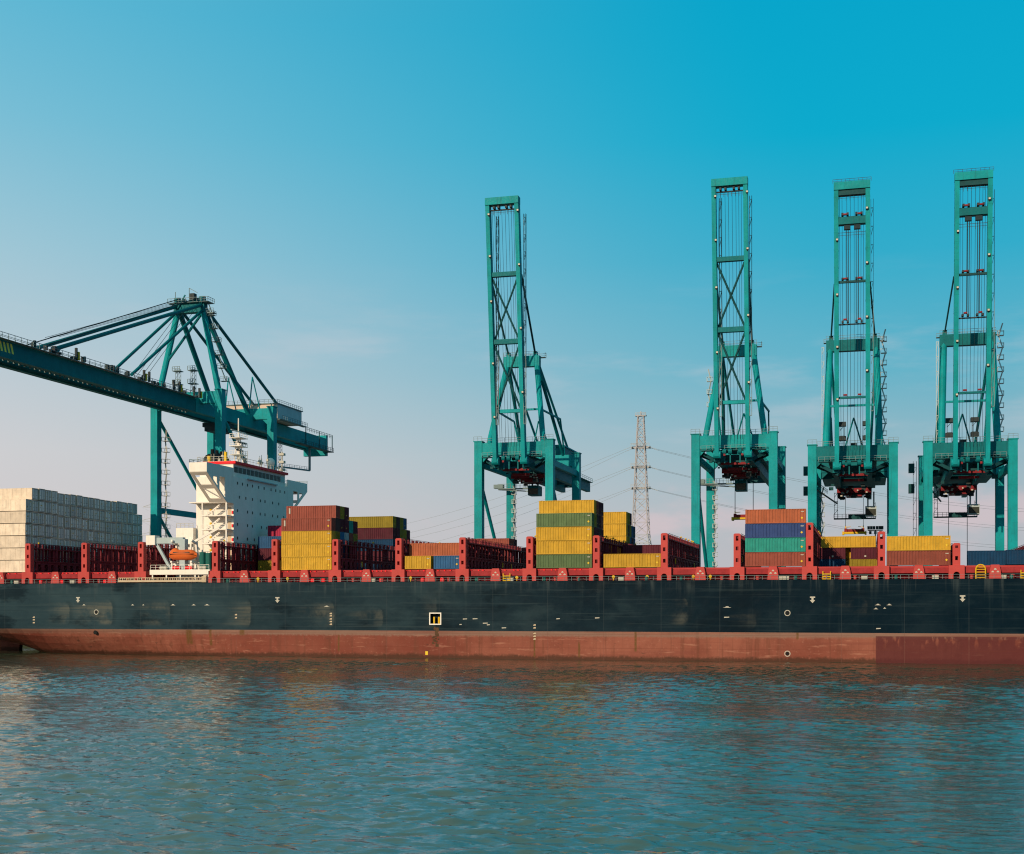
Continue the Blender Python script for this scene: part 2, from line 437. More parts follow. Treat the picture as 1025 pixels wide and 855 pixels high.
gx = axis(-230, 100, .32, (-8000, 8000))
yy = [45.0]                                # rows get wider apart with distance from the near bank
while yy[-1] < 277: yy.append(yy[-1] + .17 + max(0, yy[-1] - 60) * .0019)
while yy[-1] < 329: yy.append(yy[-1] + 1.5)
y_ = 45.0; st_ = .2; pre = []
while y_ > -8000: st_ *= 1.16; y_ -= st_; pre.append(y_)
gy = np.array(pre[::-1] + yy + [331.1])
GX, GY = np.meshgrid(gx, gy); Z = np.zeros_like(GX)
DX = np.gradient(gx)[None, :].repeat(len(gy), 0); DY = np.gradient(gy)[:, None].repeat(len(gx), 1)
rs = np.random.RandomState(3)
for i in range(88):
    lam = .7 * (6.0 / .7) ** rs.rand(); th = R(80) + rs.randn() * .52
    k = 2 * math.pi / lam; kx, ky = k * math.cos(th), k * math.sin(th)
    amp = .0021 * lam * (1 + 1.7 * math.exp(-(lam - .7) / 1.1))
    fade = np.clip((1.0 / (np.maximum(DX * abs(kx), DY * abs(ky)) / 6.283 + 1e-6) - 2.2) / 2.0, 0, 1)
    ph = kx * GX + ky * GY + rs.rand() * 6.28
    Z += amp * fade * (np.sin(ph) + .30 * np.cos(2 * ph))
# gusts roughen the surface in patches
pat = np.zeros_like(GX)
for i in range(10):
    a = rs.rand() * 6.28; l = 20 + 60 * rs.rand(); pat += np.sin((math.cos(a) * GX * .6 + math.sin(a) * GY) * 6.28 / l + rs.rand() * 6.28)
Z *= np.clip(1 + .19 * pat, .35, 2.0)
nx, ny = len(gx), len(gy)
me = bpy.data.meshes.new('river')
me.vertices.add(nx * ny); me.vertices.foreach_set('co', np.stack([GX, GY, Z], -1).astype(np.float32).ravel())
idx = np.arange(nx * ny).reshape(ny, nx)
q = np.stack([idx[:-1, :-1], idx[:-1, 1:], idx[1:, 1:], idx[1:, :-1]], -1).reshape(-1, 4)
me.loops.add(q.size); me.loops.foreach_set('vertex_index', q.ravel().astype(np.int32))
me.polygons.add(len(q)); me.polygons.foreach_set('loop_start', np.arange(0, q.size, 4, dtype=np.int32))
me.polygons.foreach_set('use_smooth', np.ones(len(q), bool)); me.update(calc_edges=True)
me.materials.append(M['river_water'])
wa = bpy.data.objects.new('water', me); S.collection.objects.link(wa); tag(wa, kind='structure')

# ================================================================ the ship
YN, YF, ZD, ZB = 275.0, 330.2, 16.6, 6.0
YC = (YN + YF) / 2
ship = empty('container_ship', (-30, YC, 0))
tag(ship, 'long black and red hulled container ship with white deckhouse moored at the quay', 'ship')
ship_inv = Vector((30, -YC, 0))


def sp(o, parent=None):             # put a mesh built in world metres under the ship
    for k in [o] + EXTRA.get(o.name, []):
        if parent is None: k.parent = ship; k.location = ship_inv
        else: k.parent = parent; k.location = (0, 0, 0)
    return o


def ip(x, pts):
    xs = [p[0] for p in pts]; return float(np.interp(x, xs, [p[1] for p in pts]))


DOOR = (-92.75, -90.45, 7.55, 9.75)


def inset(X, z):
    I = ip(X, [(-226, 26), (-207, 25.6), (-191, 19), (-176, 13), (-150, 4), (-135, 0), (75, 0), (115, 9), (150, 25.5)])
    if X > 70:
        flare = ip(z, [(-6, 1.0), (6, .75), (16.6, .35)]); return I * (flare if X < 149 else ip(z, [(-6, 1), (16.6, .8)]))
    if z >= 6.2: return 0.0
    zb = ip(X, [(-226, 5.0), (-207, 0.0), (-190, -6), (-150, -6)])
    u = min(max((z - zb) / (6.2 - zb), 0), 1)
    return I * (1 - u) ** 1.5


xs = sorted(set([-226, -224, -221, -218, -215, -212, -209, -207, -204, -200, -196, -191, -186, -181, -176, -170, -164, -158, -150, -142, -135, -110, DOOR[0], DOOR[1], -60, -30, 0, 30, 75, 85, 95, 105, 115, 125, 135, 143, 150]))
hb = MB()
for side in (0, 1):
    for X0, X1 in zip(xs, xs[1:]):
        def zl(X):
            zb = ip(X, [(-226, 5.0), (-207, 0.0), (-190, -6), (-150, -6), (150, -6)])
            return [zb + (ZB - zb) * t for t in (0, .12, .25, .4, .55, .7, .85, 1)] + [DOOR[2], DOOR[3], ZD]
        a, b = zl(X0), zl(X1)
        for j in range(len(a) - 1):
            if side == 0 and X0 == DOOR[0] and j == 8: continue
            hb.cur = 1 if j < 7 else 0
            def pt(X, z):
                y = inset(X, z); return (X, YN + y if side == 0 else YF - y, z)
            p = [pt(X0, a[j]), pt(X1, b[j]), pt(X1, b[j + 1]), pt(X0, a[j + 1])]
            hb.quad(*(p if side == 0 else p[::-1]))
hb.cur = 0
hb.quad((-226, YN, ZB), (-226, YN, ZD), (-226, YF, ZD), (-226, YF, ZB))
# recess behind the pilot door
x0, x1, z0, z1 = DOOR; hb.cur = 0
hb.quad((x0, YN, z0), (x0, YN, z1), (x0, YN + 1.6, z1), (x0, YN + 1.6, z0)); hb.quad((x1, YN, z0), (x1, YN + 1.6, z0), (x1, YN + 1.6, z1), (x1, YN, z1))
hb.quad((x0, YN + 1.6, z0), (x0, YN + 1.6, z1), (x1, YN + 1.6, z1), (x1, YN + 1.6, z0)); hb.quad((x0, YN, z1), (x1, YN, z1), (x1, YN + 1.6, z1), (x0, YN + 1.6, z1))
hb.quad((x0, YN, z0), (x0, YN + 1.6, z0), (x1, YN + 1.6, z0), (x1, YN, z0))
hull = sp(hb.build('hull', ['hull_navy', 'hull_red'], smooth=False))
# flat shell plating, rounded stern
me = hull.data; fl = [abs(p.normal.z) > .03 and p.center.z < 6.2 for p in me.polygons]; me.polygons.foreach_set('use_smooth', fl)
sp(MB().prism([(-224, -6), (-216.2, -6), (-215.4, 4.4), (-223.4, 4.6)], 'y', YC - .7, YC + .7).build('rudder', 'hull_red'))
dk = MB(); dk.box(-226, 75, YN + .02, YF - .02, ZD - .3, ZD + .005)
dk.prism([(75, YN + .02), (115, YN + 3.2), (148, YC - 5), (148, YC + 5), (115, YF - 3.2), (75, YF - .02)], 'z', ZD - .3, ZD + .005)
sp(dk.build('deck', 'deck_red'))
# gunwale bar, the thin lighter line along the deck edge
sp(MB().box(-226, 75, YN - .03, YN + .12, ZD + .005, ZD + .22).build('gunwale', 'hull_navy'))

# pilot door frame and the yellow ladder posts inside it
fr = MB(); t_ = .24
for a in ((x0 - t_, x1 + t_, z1, z1 + t_), (x0 - t_, x1 + t_, z0 - t_, z0), (x0 - t_, x0, z0, z1), (x1, x1 + t_, z0, z1)): fr.box(a[0], a[1], YN - .06, YN + .02, a[2], a[3])
pd_ = sp(fr.build('pilot_door_frame', 'ship_white'), hull)
sp(MB().box(x0 + .45, x0 + .8, YN + .7, YN + .9, z0, z1 - .7).box(x1 - .75, x1 - .35, YN + .7, YN + .9, z0, z1 - .7).build('ladder_post', 'yellow'), hull)
rs_ = random.Random(4); ru = MB()
for i in range(26):
    zz = 6.9 - 4.0 * (i / 26) ** 1.2; xx = -91.5 + rs_.uniform(-.35, .35) * (1 + i / 20); w_ = rs_.uniform(.12, .4)
    ru.box(xx - w_, xx + w_, YN - .012 - i * .0006, YN + .01, zz - rs_.uniform(.2, .6), zz)
sp(ru.build('rust_run', 'rust'), hull)


def hull_mark(poly_list, m='mark_white', name='hull_mark'):
    b = MB()
    for i, p in enumerate(poly_list): b.prism(p, 'y', YN - .012 - .003 * i, YN + .01)
    return sp(b.build(name, m), hull)


def tug_mark(X, z):                 # a small T over a downward arrow
    k = .68; Q = lambda *p: [(X + a * k, z + b * k) for a, b in p]
    hull_mark([Q((-.75, .55), (.75, .55), (.75, .95), (-.75, .95)), Q((-.3, .1), (.3, .1), (.3, .55), (-.3, .55)),
               Q((0, -1.0), (.8, -.1), (.3, -.1), (.3, .1), (-.3, .1), (-.3, -.1), (-.8, -.1))], name='tug_mark')


def ring(X, z, r):
    n = 14; P = lambda rr, i: (X + rr * math.cos(2 * math.pi * i / n), z + rr * math.sin(2 * math.pi * i / n))
    hull_mark([[P(r, i), P(r, i + 1), P(r * .76, i + 1), P(r * .76, i)] for i in range(n)], name='ring_mark')
    hull_mark([[P(r * .62, i) for i in range(n)]], 'black', 'discharge_hole')


for X, z in ((-180.5, 12.9), (-129.2, 12.8), (-11.0, 12.7), (17.9, 12.9)): tug_mark(X, z)
ring(-175.6, 10.0, .62); ring(-16.0, 10.0, .62); ring(-16.0, 1.7, .62)
hull_mark([[(-175.9 + .5 * math.cos(a), 5.2 + .5 * math.sin(a)) for a in np.linspace(0, 6.0, 11)]], 'black', 'discharge_hole')
hull_mark([[(-93.9, .7), (-93.3, .7), (-93.3, 1.5), (-93.9, 1.5)]], 'sticker', 'depth_plate')
for X, z, w in ((-178.9, 11.7, .6), (-166, 11.7, .55), (-163.2, 11.7, .35), (-155.5, 11.7, .8), (-150.2, 11.7, .7), (-146.8, 11.7, .9), (-117.2, 11.35, .9), (-28.2, 11.2, 1.1), (1.8, 11.7, .8), (4.0, 11.7, .7), (1.4, 10.9, .6), (3.1, 11.0, .4)):
    hull_mark([[(X - w * .8, z - .12), (X + w * .8, z - .12), (X + w * .3, z + .02), (X + w * .24, z + .16), (X - w * .24, z + .16), (X - w * .3, z + .02)]])
for X, z in ((-84.8, 8.6), (-82.5, 8.65), (-85.8, 7.4), (-79.5, 7.35), (-80.2, 7.7), (-55.5, 8.9), (-64, 8.7), (-28.3, 9.1), (1.9, 6.9), (-76, 6.7)):
    w = .25 + .3 * rs_.random(); hull_mark([[(X - w, z - .12), (X + w, z - .05), (X + w, z + .12), (X - w, z + .1)]], name='paint_chip')
for X, zs in ((-116.2, (7.2, 7.8, 8.4, 9.1, 9.6)), (-192.5, (7.3, 8.0, 8.6)), (-139.5, (8.6, 9.3)), (-69.2, (4.2, 4.8, 5.4, 6.6, 7.2))):
    for z in zs: hull_mark([[(X - .28, z), (X + .28, z), (X + .28, z + .3), (X + .05, z + .34), (X - .28, z + .18)]], 'beige', 'draught_mark')

# ---- along the deck edge: coaming girder, pedestals, posts
POST = [-209.5, -194.4, -179.1, -164.1, -145.0, -130.1, -115.3, -100.3, -85.5, -70.4, -55.8, -41.3, -26.2, -11.6, 2.5, 16.8, 31.2, 45.7, 60.3, 74.0]
ZH = 19.45                           # top of the hatch covers
cg = MB(); segs = [(POST[i], POST[i + 1]) for i in range(len(POST) - 1) if abs(POST[i] + 164.2) > 1]
for a, b in segs:
    cg.box(a + 1.5, b - 1.5, YN + 1.0, YN + 1.5, 18.0, 19.1)          # outer walkway girder
    cg.box(a + .8, b - .8, YN + 2.9, YN + 3.1, ZD, 18.9)               # inner coaming wall
    for i in range(9):
        x = a + 1.9 + i * (b - a - 3.8) / 8; cg.box(x - .1, x + .1, YN + 2.6, YN + 2.9, ZD, 18.3)
    cg.box(a + .8, b - .8, YF - 3.2, YF - 2.9, ZD, 18.9)
    cg.box(a + .8, a + 1.0, YN + 3.1, YF - 3.2, ZD, 18.9).box(b - 1.0, b - .8, YN + 3.1, YF - 3.2, ZD, 18.9)
sp(cg.build('hatch_coaming', 'coaming_red'))
for a, b in segs:
    h = MB(); h.box(a + 1.0, b - 1.0, YN + 1.6, YF - 1.6, 18.9, ZH)
    for k in range(5):
        y = YN + 1.6 + (k + .5) * (YF - YN - 3.2) / 5; h.box(a + 1.3, b - 1.3, y - .5, y + .5, ZH, ZH + .06)
    sp(h.build('hatch_cover', 'deck_red'))
# mid-bay supports with their three white wedges
m0 = MB(); m0.prism([(-1.15, ZD), (1.15, ZD), (1.0, 18.5), (.75, 19.55), (-.75, 19.55), (-1.0, 18.5)], 'y', YN + .15, YN + 2.6)
sup = m0.build('coaming_support', 'post_red'); sup.parent = ship
wm = MB()
for dx, z in ((0, 18.55), (-.48, 18.05), (.48, 18.05)): wm.prism([(dx - .28, z), (dx + .28, z), (dx + .12, z + .3), (dx - .12, z + .3)], 'y', YN + .13, YN + .17)
wmk = wm.build('white_wedge', 'mark_white', sup)
for i, (a, b) in enumerate(segs):
    o = sup if i == 0 else copy_tree(sup, ship)
    o.location = (Vector(((a + b) / 2, 0, 0)) + ship_inv)
# arched pedestal and tall post at every lashing bridge
def arch(w, z0, z1, hw, hz, n=6):
    b = MB(); y0, y1 = YN + .1, YN + 2.7
    b.box(-w, -hw, y0, y1, z0, z1).box(hw, w, y0, y1, z0, z1).box(-hw, hw, y0, y1, hz + hw, z1)
    for s in (-1, 1):
        for i in range(n):
            t0, t1 = i * math.pi / 2 / n, (i + 1) * math.pi / 2 / n
            p = [(s * hw * math.cos(t0), hz + hw * math.sin(t0)), (s * hw * math.cos(t1), hz + hw * math.sin(t1)), (s * hw, hz + hw * math.sin(t1)), (s * hw, hz + hw * math.sin(t0))]
            b.prism(p, 'y', y0 + .01, y1 - .01)
    return b


TOPZ = {5: 26.6, 11: 26.7, 13: 28.4, 14: 26.4, 15: 23.9, 16: 23.9}
tops = [ZD] * len(POST); bridges = []
for i, X in enumerate(POST):
    zt = TOPZ.get(i, 26.4)
    if i > 16: zt = 23.9
    pb = arch(1.5, ZD, 19.5, .62, 17.6)
    # post with slotted openings: two cheeks joined by bridges
    zz_ = [19.5, 20.6, 21.5, 22.9, 23.8, 25.1, zt - .35, zt]
    pb.box(-.72, -.27, YN + .35, YN + 1.75, 19.5, zt - .5).box(.27, .72, YN + .35, YN + 1.75, 19.5, zt - .5)
    for a, b in ((19.5, 20.5), (21.3, 22.9), (23.7, zt - 1.5)):
        if b > a: pb.box(-.27, .27, YN + .36, YN + 1.74, a, b)
    pb.prism([(-.72, zt - .5), (.72, zt - .5), (.72, zt - .2), (.45, zt), (-.45, zt), (-.72, zt - .2)], 'y', YN + .35, YN + 1.75)
    # the transverse bridge behind it
    lb = MB(); rr = random.Random(i)
    rows = np.arange(YN + 3.0, YF - 1, 2.66)
    zu = zt - 1.0
    for k, y in enumerate(rows):
        lb.box(-.62, -.30, y - .22, y + .22, ZD, zu + .9); lb.box(.30, .62, y - .22, y + .22, ZD, zu + .9)
        if k % 4 == 3: lb.box(-.45, .45, y - 1.1, y + 1.0, 19.5, zu - .4)
        # lower window plates
        lb.box(.52, .60, y + .22, y + .6, 19.5, 22.0); lb.box(.52, .60, y + 1.9, y + 2.4, 19.5, 22.0); lb.box(.52, .60, y + .6, y + 1.9, 19.5, 19.9); lb.box(.52, .60, y + .6, y + 1.9, 21.5, 22.0)
        if rr.random() < .7: lb.box(.25, .5, y + .9, y + 1.3, zu, zu + rr.uniform(.6, 1.2))
        lb.beam((.65, y, 19.6), (.65, y + 2.5, 22.3), .10)
    for z in (19.5, 22.2, zu - .1):
        lb.box(-.75, .75, YN + 1.8, YF - .4, z - .16, z + .1)
    for z in (22.3, zu):
        for x in (-.72, .72):
            lb.beam((x, YN + 1.8, z + 1.0), (x, YF - .5, z + 1.0), .08); lb.beam((x, YN + 1.8, z + .5), (x, YF - .5, z + .5), .06)
    lb.box(-.7, .7, YF - 1.6, YF - .3, ZD, zt)
    o = sp(lb.build('lashing_bridge', 'bridge_red')); o.location = ship_inv + Vector((X, 0, 0))
    pb.build('bridge_post', 'post_red', o)
    ya = MB()
    for k, y in enumerate(rows):
        if rr.random() < .13: ya.box(.3, .62, y + .9, y + 1.25, zu + 1.0, zu + 1.4)
        if rr.random() < .08: ya.box(.67, .8, y + .9, y + 1.3, 20.6, 21.8)
    if ya.v: ya.build('bridge_lamp', 'yellow', o)
# deck-edge rail
dr = MB(); dr.rail((-226, YN + .12, ZD), (75, YN + .12, ZD), 1.1, 1.6, .06)
sp(dr.build('deck_railing', 'rail_grey'))
# small gear along the side passage
rr = random.Random(11); gear = {'fire_box': ('bright_red', []), 'vent_cap': ('post_red', []), 'yellow_valve': ('yellow', []), 'deck_locker': ('mark_white', []), 'green_drum': ('dark_green', [])}
protos = {}
for nm, (mt, _) in gear.items():
    b = MB()
    if nm == 'fire_box': b.box(-.4, .4, -.25, .25, 0, .9).prism([(-.45, .9), (.45, .9), (.0, 1.15)], 'y', -.28, .28)
    elif nm == 'vent_cap': b.tube((0, 0, 0), (0, 0, .9), .3).tube((0, 0, .9), (0, 0, 1.15), .48, 10, .3)
    elif nm == 'yellow_valve': b.tube((0, 0, 0), (0, 0, 1.0), .1).tube((0, -.1, 1.0), (0, .1, 1.0), .34)
    elif nm == 'deck_locker': b.box(-.6, .6, -.3, .3, .1, .85).box(-.65, .65, -.33, .33, .85, .93)
    else: b.tube((0, 0, .1), (0, 0, 1.0), .33).tube((0, 0, .3), (0, 0, .38), .36).tube((0, 0, .72), (0, 0, .8), .36)
    protos[nm] = b.build(nm, mt, ship)
used = set()
for a, b in segs:
    for k in range(4):
        nm = rr.choice(['fire_box', 'vent_cap', 'yellow_valve', 'deck_locker', 'green_drum', 'vent_cap', 'yellow_valve'])
        x = a + 2.2 + (b - a - 4.4) * (k + rr.uniform(.2, .8)) / 4
        if abs(x - (a + b) / 2) < 1.5: x += 2.0
        o = protos[nm] if nm not in used else plant(protos[nm], ship, (0, 0, 0))
        used.add(nm); o.location = Vector((x, YN + rr.uniform(.6, .9), ZD)) + ship_inv
for nm, o in protos.items():
    if nm not in used: o.location = Vector((-20, YN + .7, ZD)) + ship_inv
# pipes along the coaming and pink reels
pp = MB(); 
for z, y in ((17.1, 2.45), (17.45, 2.5), (17.8, 2.4)): pp.tube((-224, YN + y, z), (74, YN + y, z), .09, 6)
sp(pp.build('deck_pipe', 'bridge_red'))
rd = MB(); rr = random.Random(5)
for a, b in segs:
    if a > -60: continue
    x = a + 1.7
    while x < b - 1.7:
        rd.tube((x, YN + .98, 19.2), (x, YN + 1.3, 19.2), .17, 8); x += rr.uniform(.9, 2.2)
tag(sp(rd.build('lashing_bin', 'bright_red')), kind='stuff')
# yellow inclined deck ladders
lad = MB()
for s in (-1, 1): lad.tube((s * .9, 0, 0), (s * .9, 0, 2.1), .13, 6)
n = 6
for i in range(n):
    a0, a1 = math.pi * i / n, math.pi * (i + 1) / n
    lad.tube((.9 * math.cos(a0), 0, 2.1 + .9 * math.sin(a0)), (.9 * math.cos(a1), 0, 2.1 + .9 * math.sin(a1)), .13, 6)
for z in (.4, .95, 1.5, 2.05, 2.5): lad.tube((-.85, 0, z), (.85, 0, z), .09, 6)
ladp = lad.build('deck_ladder', 'yellow', ship); ladp.location = Vector((21.3, YN + .35, ZD)) + ship_inv
lad2 = MB()
for s in (-1, 1): lad2.tube((s * .75, 0, 0), (s * .75, 0, 1.9), .11, 6)
for z in (.3, .8, 1.3): lad2.tube((-.75, 0, z), (.75, 0, z), .11, 6)
l2 = lad2.build('ladder_frame', 'yellow', ship); l2.location = Vector((-75.5, YN + .35, ZD)) + ship_inv
for X in (-8.2, 29.5, 58): plant(l2, ship, Vector((X, YN + .35, ZD)) + ship_inv)

# ---- deckhouse
DX0, DX1, DY0, DY1 = -156.6, -146.7, 288.0, 318.5
YW = 331.0                                                     # far wing tip
dh = MB()
dh.box(DX0, DX1, DY0, DY1, ZD, 42.5)
dh.box(-161.2, DX0, 286.5, 317, ZD, 30.2)
for z in (20.0, 23.3, 26.4, 29.7, 33.0, 36.2):                 # balcony decks on the near side
    dh.box(-153.4 if z < 36 else -156.6, DX1 + .02, 284.4, DY0, z - .22, z)
dh.box(-160.9, -156.6, 284.8, 286.5, 26.2, 26.4)
dh.box(DX1 - .35, DX1 - .02, 284.5, 284.8, 16.6, 36.0).box(-153.3, -153.0, 284.5, 284.8, 16.6, 36.0)   # balcony stanchions
dh.box(DX0 + .5, DX1 - .5, DY0 + .8, DY1 - .6, 42.5, 45.6)     # wheelhouse
house = sp(dh.build('deckhouse', 'ship_white'))
sp(MB().box(DX0 - .1, DX1 + .25, DY0 + .4, DY1 - .2, 45.6, 46.2).build('roof_edge', 'bright_red'), house)
sp(MB().box(DX0 + .2, DX1 - .2, DY0 + .9, DY1 - .7, 46.2, 46.3).build('monkey_island', 'ship_white'), house)


def wing(yt, yi, name):
    s = 1 if yt > yi else -1
    b = MB(); Xa, Xb = -151.2, DX1
    ys = sorted((yt, yi))
    b.box(Xa, Xb, ys[0], ys[1], 42.4, 42.7)                                       # deck
    b.box(Xa, Xb, *sorted((yt, yt - s * .18)), 42.7, 44.5)                        # end bulwark
    b.box(Xb - .18, Xb, *sorted((yt - s * .18, yi)), 42.7, 44.5)                  # front bulwark
    b.box(Xa, Xa + .18, *sorted((yt - s * .18, yi)), 42.7, 44.4)
    yb = yt - s * 9.6; zb = 36.2
    # slanted end plate with openings (frame of bars)
    def sl(u, x): return (x, yt + (yb - yt) * u, 42.4 + (zb - 42.4) * u)
    def plate(x0, x1, u0, u1):
        p = [sl(u0, x0), sl(u0, x1), sl(u1, x1), sl(u1, x0)]; nrm = Vector((0, -s * 6.2, -9.6)).normalized() * .2
        n = len(b.v); b.v += p + [tuple(Vector(c) + nrm * (1 if s > 0 else 1)) for c in p]
        for f in ((0, 1, 2, 3), (7, 6, 5, 4), (0, 4, 5, 1), (1, 5, 6, 2), (2, 6, 7, 3), (3, 7, 4, 0)): b.f.append(tuple(n + i for i in f)); b.mi.append(0)
    for (u0, u1) in ((0, .10), (.42, .54), (.88, 1)): plate(Xa, Xb, u0, u1)
    for (u0, u1, w0, w1) in ((.10, .42, .85, .85), (.54, .88, .85, .85)): plate(Xa, Xa + w0, u0, u1); plate(Xb - w1, Xb, u0, u1)
    b.beam(sl(.54, Xa + .8), sl(.88, Xb - .8), .45, .2)
    # front web: triangular plate with two openings
    def fp(poly): b.prism(poly, 'x', Xb - .2, Xb - .01)
    Z = lambda y: 42.4 + (zb - 42.4) * (y - yt) / (yb - yt)
    yA, yB, yC_, yD = yt - s * 3.2, yt - s * 5.2, yt - s * 6.2, yt - s * 9.0
    fp([(yt, 42.4), (yA, 42.4), (yA, Z(yA))])
    fp([(yA, 42.4), (yB, 42.4), (yB, 41.6), (yA, 41.6)]); fp([(yA, Z(yA) + .5), (yB, Z(yB) + .5), (yB, Z(yB)), (yA, Z(yA))])
    fp([(yB, 42.4), (yC_, 42.4), (yC_, Z(yC_)), (yB, Z(yB))])
    fp([(yC_, 42.4), (yD, 42.4), (yD, 41.8), (yC_, 41.8)]); fp([(yC_, Z(yC_) + .4), (yD, Z(yD) + .4), (yD, Z(yD)), (yC_, Z(yC_))])
    fp([(yD, 42.4), (yi, 42.4), (yi, zb - .3), (yb, zb), (yD, Z(yD))])
    o = sp(b.build(name, 'ship_white'), house)
    sp(MB().rail((Xa, yt - s * .1, 44.4), (Xa, yi, 44.4), .8, 1.8, .09).rail((Xa, yt - s * .1, 44.5), (Xb, yt - s * .1, 44.5), .7, 1.8, .09).build('wing_railing', 'rail_grey'), house)


wing(YN - .3, DY0, 'bridge_wing'); wing(YW, DY1, 'bridge_wing')
# wheelhouse windows, front and near side
wp = MB().box(-.03, .05, -.92, .92, 0, 1.35).build('bridge_window', 'glass_dark', house); ys = np.linspace(DY0 + 2.2, DY1 - 2.2, 13)
for i, y in enumerate(ys):
    o = wp if i == 0 else plant(wp, house, (0, 0, 0)); o.location = (DX1 - .5, y, 43.6)
    if i > 10: o.data = o.data if i == 11 else o.data
wg = MB().box(-.03, .05, -.92, .92, 0, 1.35).build('green_window', 'glass_green', house); wg.location = (DX1 - .49, ys[-1], 43.6)
wn = MB().box(-.9, .9, -.05, .03, 0, 1.3).build('side_window', 'glass_dark', house)
for i, x in enumerate((-154.4, -152.0, -149.6)):
    o = wn if i == 0 else plant(wn, house, (0, 0, 0)); o.location = (x, DY0 + .8, 43.6)
sp(MB().box(DX1, DX1 + .5, DY0 + 7, DY1 - 7, 42.35, 42.6).build('window_ledge', 'house_grey'), house)
# cabin windows on the forward face
cw = MB().box(-.02, .035, -.26, .26, -.34, .34).build('cabin_window', 'glass_dark', house); first = True
rowsY = {41.0: [290, 292.6, 295.3, 298, 301.4, 304.5, 308.5, 311.2, 313.8, 316.6], 37.7: [291, 294.4, 298, 302.4, 305, 309.4, 313], 34.4: [290, 295.3, 298, 302.3, 305, 309.4, 312.4, 316],
         31.1: [290, 295.3, 298, 303, 306, 310], 27.8: [290, 295.2, 299, 304], 24.5: [290.5, 295, 299]}
for z, yy in rowsY.items():
    for y in yy:
        o = cw if first else plant(cw, house, (0, 0, 0)); first = False; o.location = (DX1, y, z)
# side doors, stairs and rails on the near balconies
st = MB(); dn = MB(); ln = MB()
for k, z in enumerate((20.0, 23.3, 26.4, 29.7, 33.0)):
    st.rail((-153.3, 284.5, z), (DX1 - .1, 284.5, z), 1.05, 1.5, .08)
    dz = (23.3, 26.4, 29.7, 33.0, 36.2)[k] - z
    for off in (0, .7): st.beam((-152.6, 285.6 + off, z + .1), (-148.4, 285.6 + off, z + dz - .1), .12, .25)
    for q_ in range(8):
        u = (q_ + .5) / 8; st.box(-152.6 + 4.2 * u - .14, -152.6 + 4.2 * u + .14, 285.62, 286.28, z + dz * u - .03, z + dz * u + .03)
    dn.box(-148.2, -147.3, DY0 - .05, DY0 + .02, z + .05, z + 2.05)
    ln.box(-152.9, -152.4, DY0 - .3, DY0 + .02, z + 1.2, z + 1.8)
sp(st.build('outside_stair', 'ship_white'), house); sp(dn.build('side_door', 'beige'), house); sp(ln.build('deck_lamp', 'yellow'), house)
bx = MB()
for z in (20.6, 23.9, 27.0, 30.3, 33.5): bx.box(-147.1, -146.75, DY0 - .25, DY0 - .02, z, z + .7)
sp(bx.build('fire_box', 'bright_red'), house)
rt = MB()
rt.rail((DX0, DY0 + .5, 46.3), (DX1, DY0 + .5, 46.3), 1.1, 1.4, .08).rail((DX1, DY0 + .5, 46.3), (DX1, DY1 - .5, 46.3), 1.1, 1.6, .07).rail((DX0, DY0 + .5, 46.3), (DX0, DY1 - .5, 46.3), 1.1, 1.6, .07)
rt.rail((-161.1, 286.6, 30.2), (-156.7, 286.6, 30.2), 1.1, 1.1, .08)
sp(rt.build('roof_railing', 'mark_white'), house)
# mast with radar scanners, funnel, dome, aerials
ms = MB(); mx, my = -152.5, 302.0
for dx, dy in ((-.9, -.9), (.9, -.9), (.9, .9), (-.9, .9)): ms.beam((mx + dx, my + dy, 46.3), (mx + dx * .35, my + dy * .35, 53.5), .18)
ms.tube((mx, my, 46.3), (mx, my, 58.5), .26, 8, .14)
for z in (49.2, 51.3, 53.4): ms.box(mx - 1.5, mx + 1.5, my - 2.2, my + 2.2, z, z + .14).rail((mx - 1.4, my - 2.1, z + .14), (mx + 1.4, my - 2.1, z + .14), .9, 1, .07).rail((mx + 1.4, my - 2.1, z + .14), (mx + 1.4, my + 2.1, z + .14), .9, 1, .07)
ms.beam((mx, my - 4.0, 55.2), (mx, my + 4.0, 55.2), .16)
mast = sp(ms.build('radar_mast', 'ship_white'))
sp(MB().box(mx + .9, mx + 1.2, my - 2.2, my + 2.2, 52.1, 52.5).box(mx + .8, mx + 1.1, my - 3.0, my + .5, 50.1, 50.45).box(mx + .9, mx + 1.1, my - .15, my + .15, 51.4, 52.1).build('radar_scanner', 'machinery'), mast)
fu = MB(); fu.prism([(-160, 297), (-156.9, 297), (-156.9, 307), (-160, 307)], 'z', 30.2, 47.2)
sp(fu.build('funnel', 'ship_white'))
fo = MB(); fo.prism([(297.2 + 4.9 - 4.9 * math.cos(a), 47.2 + 2.6 * math.sin(a)) for a in np.linspace(0, math.pi, 9)], 'x', -159.8, -157.1)
for k in range(3): fo.tube((-158.4, 299.5 + 2.4 * k, 47.0), (-158.4, 299.5 + 2.4 * k, 50.6), .45, 8)
sp(fo.build('funnel_cap', 'black'))
sp(MB().tube((-149, 313, 46.3), (-149, 313, 47.6), .45, 8).sphere((-149, 313, 48.5), 1.15, 14).build('satellite_dome', 'ship_white', smooth=True))
an = MB(); rr = random.Random(2)
for i in range(20):
    x, y = rr.uniform(DX0 + .5, DX1 - .5), rr.uniform(290, 316); h = rr.choice((1.2, 2, 3, 3.6)); an.tube((x, y, 46.3), (x, y, 46.3 + h), .07, 5)
    if rr.random() < .55: an.box(x - .3, x + .3, y - .3, y + .3, 46.3 + h * .55, 46.3 + h * .55 + .5)
an.tube((-149, 320, 44.5), (-149, 320, 52), .18, 6)
for z in (47, 49, 51): an.box(-149.7, -148.3, 319.4, 320.6, z, z + .6)
sp(an.build('aerial', 'mark_white'))
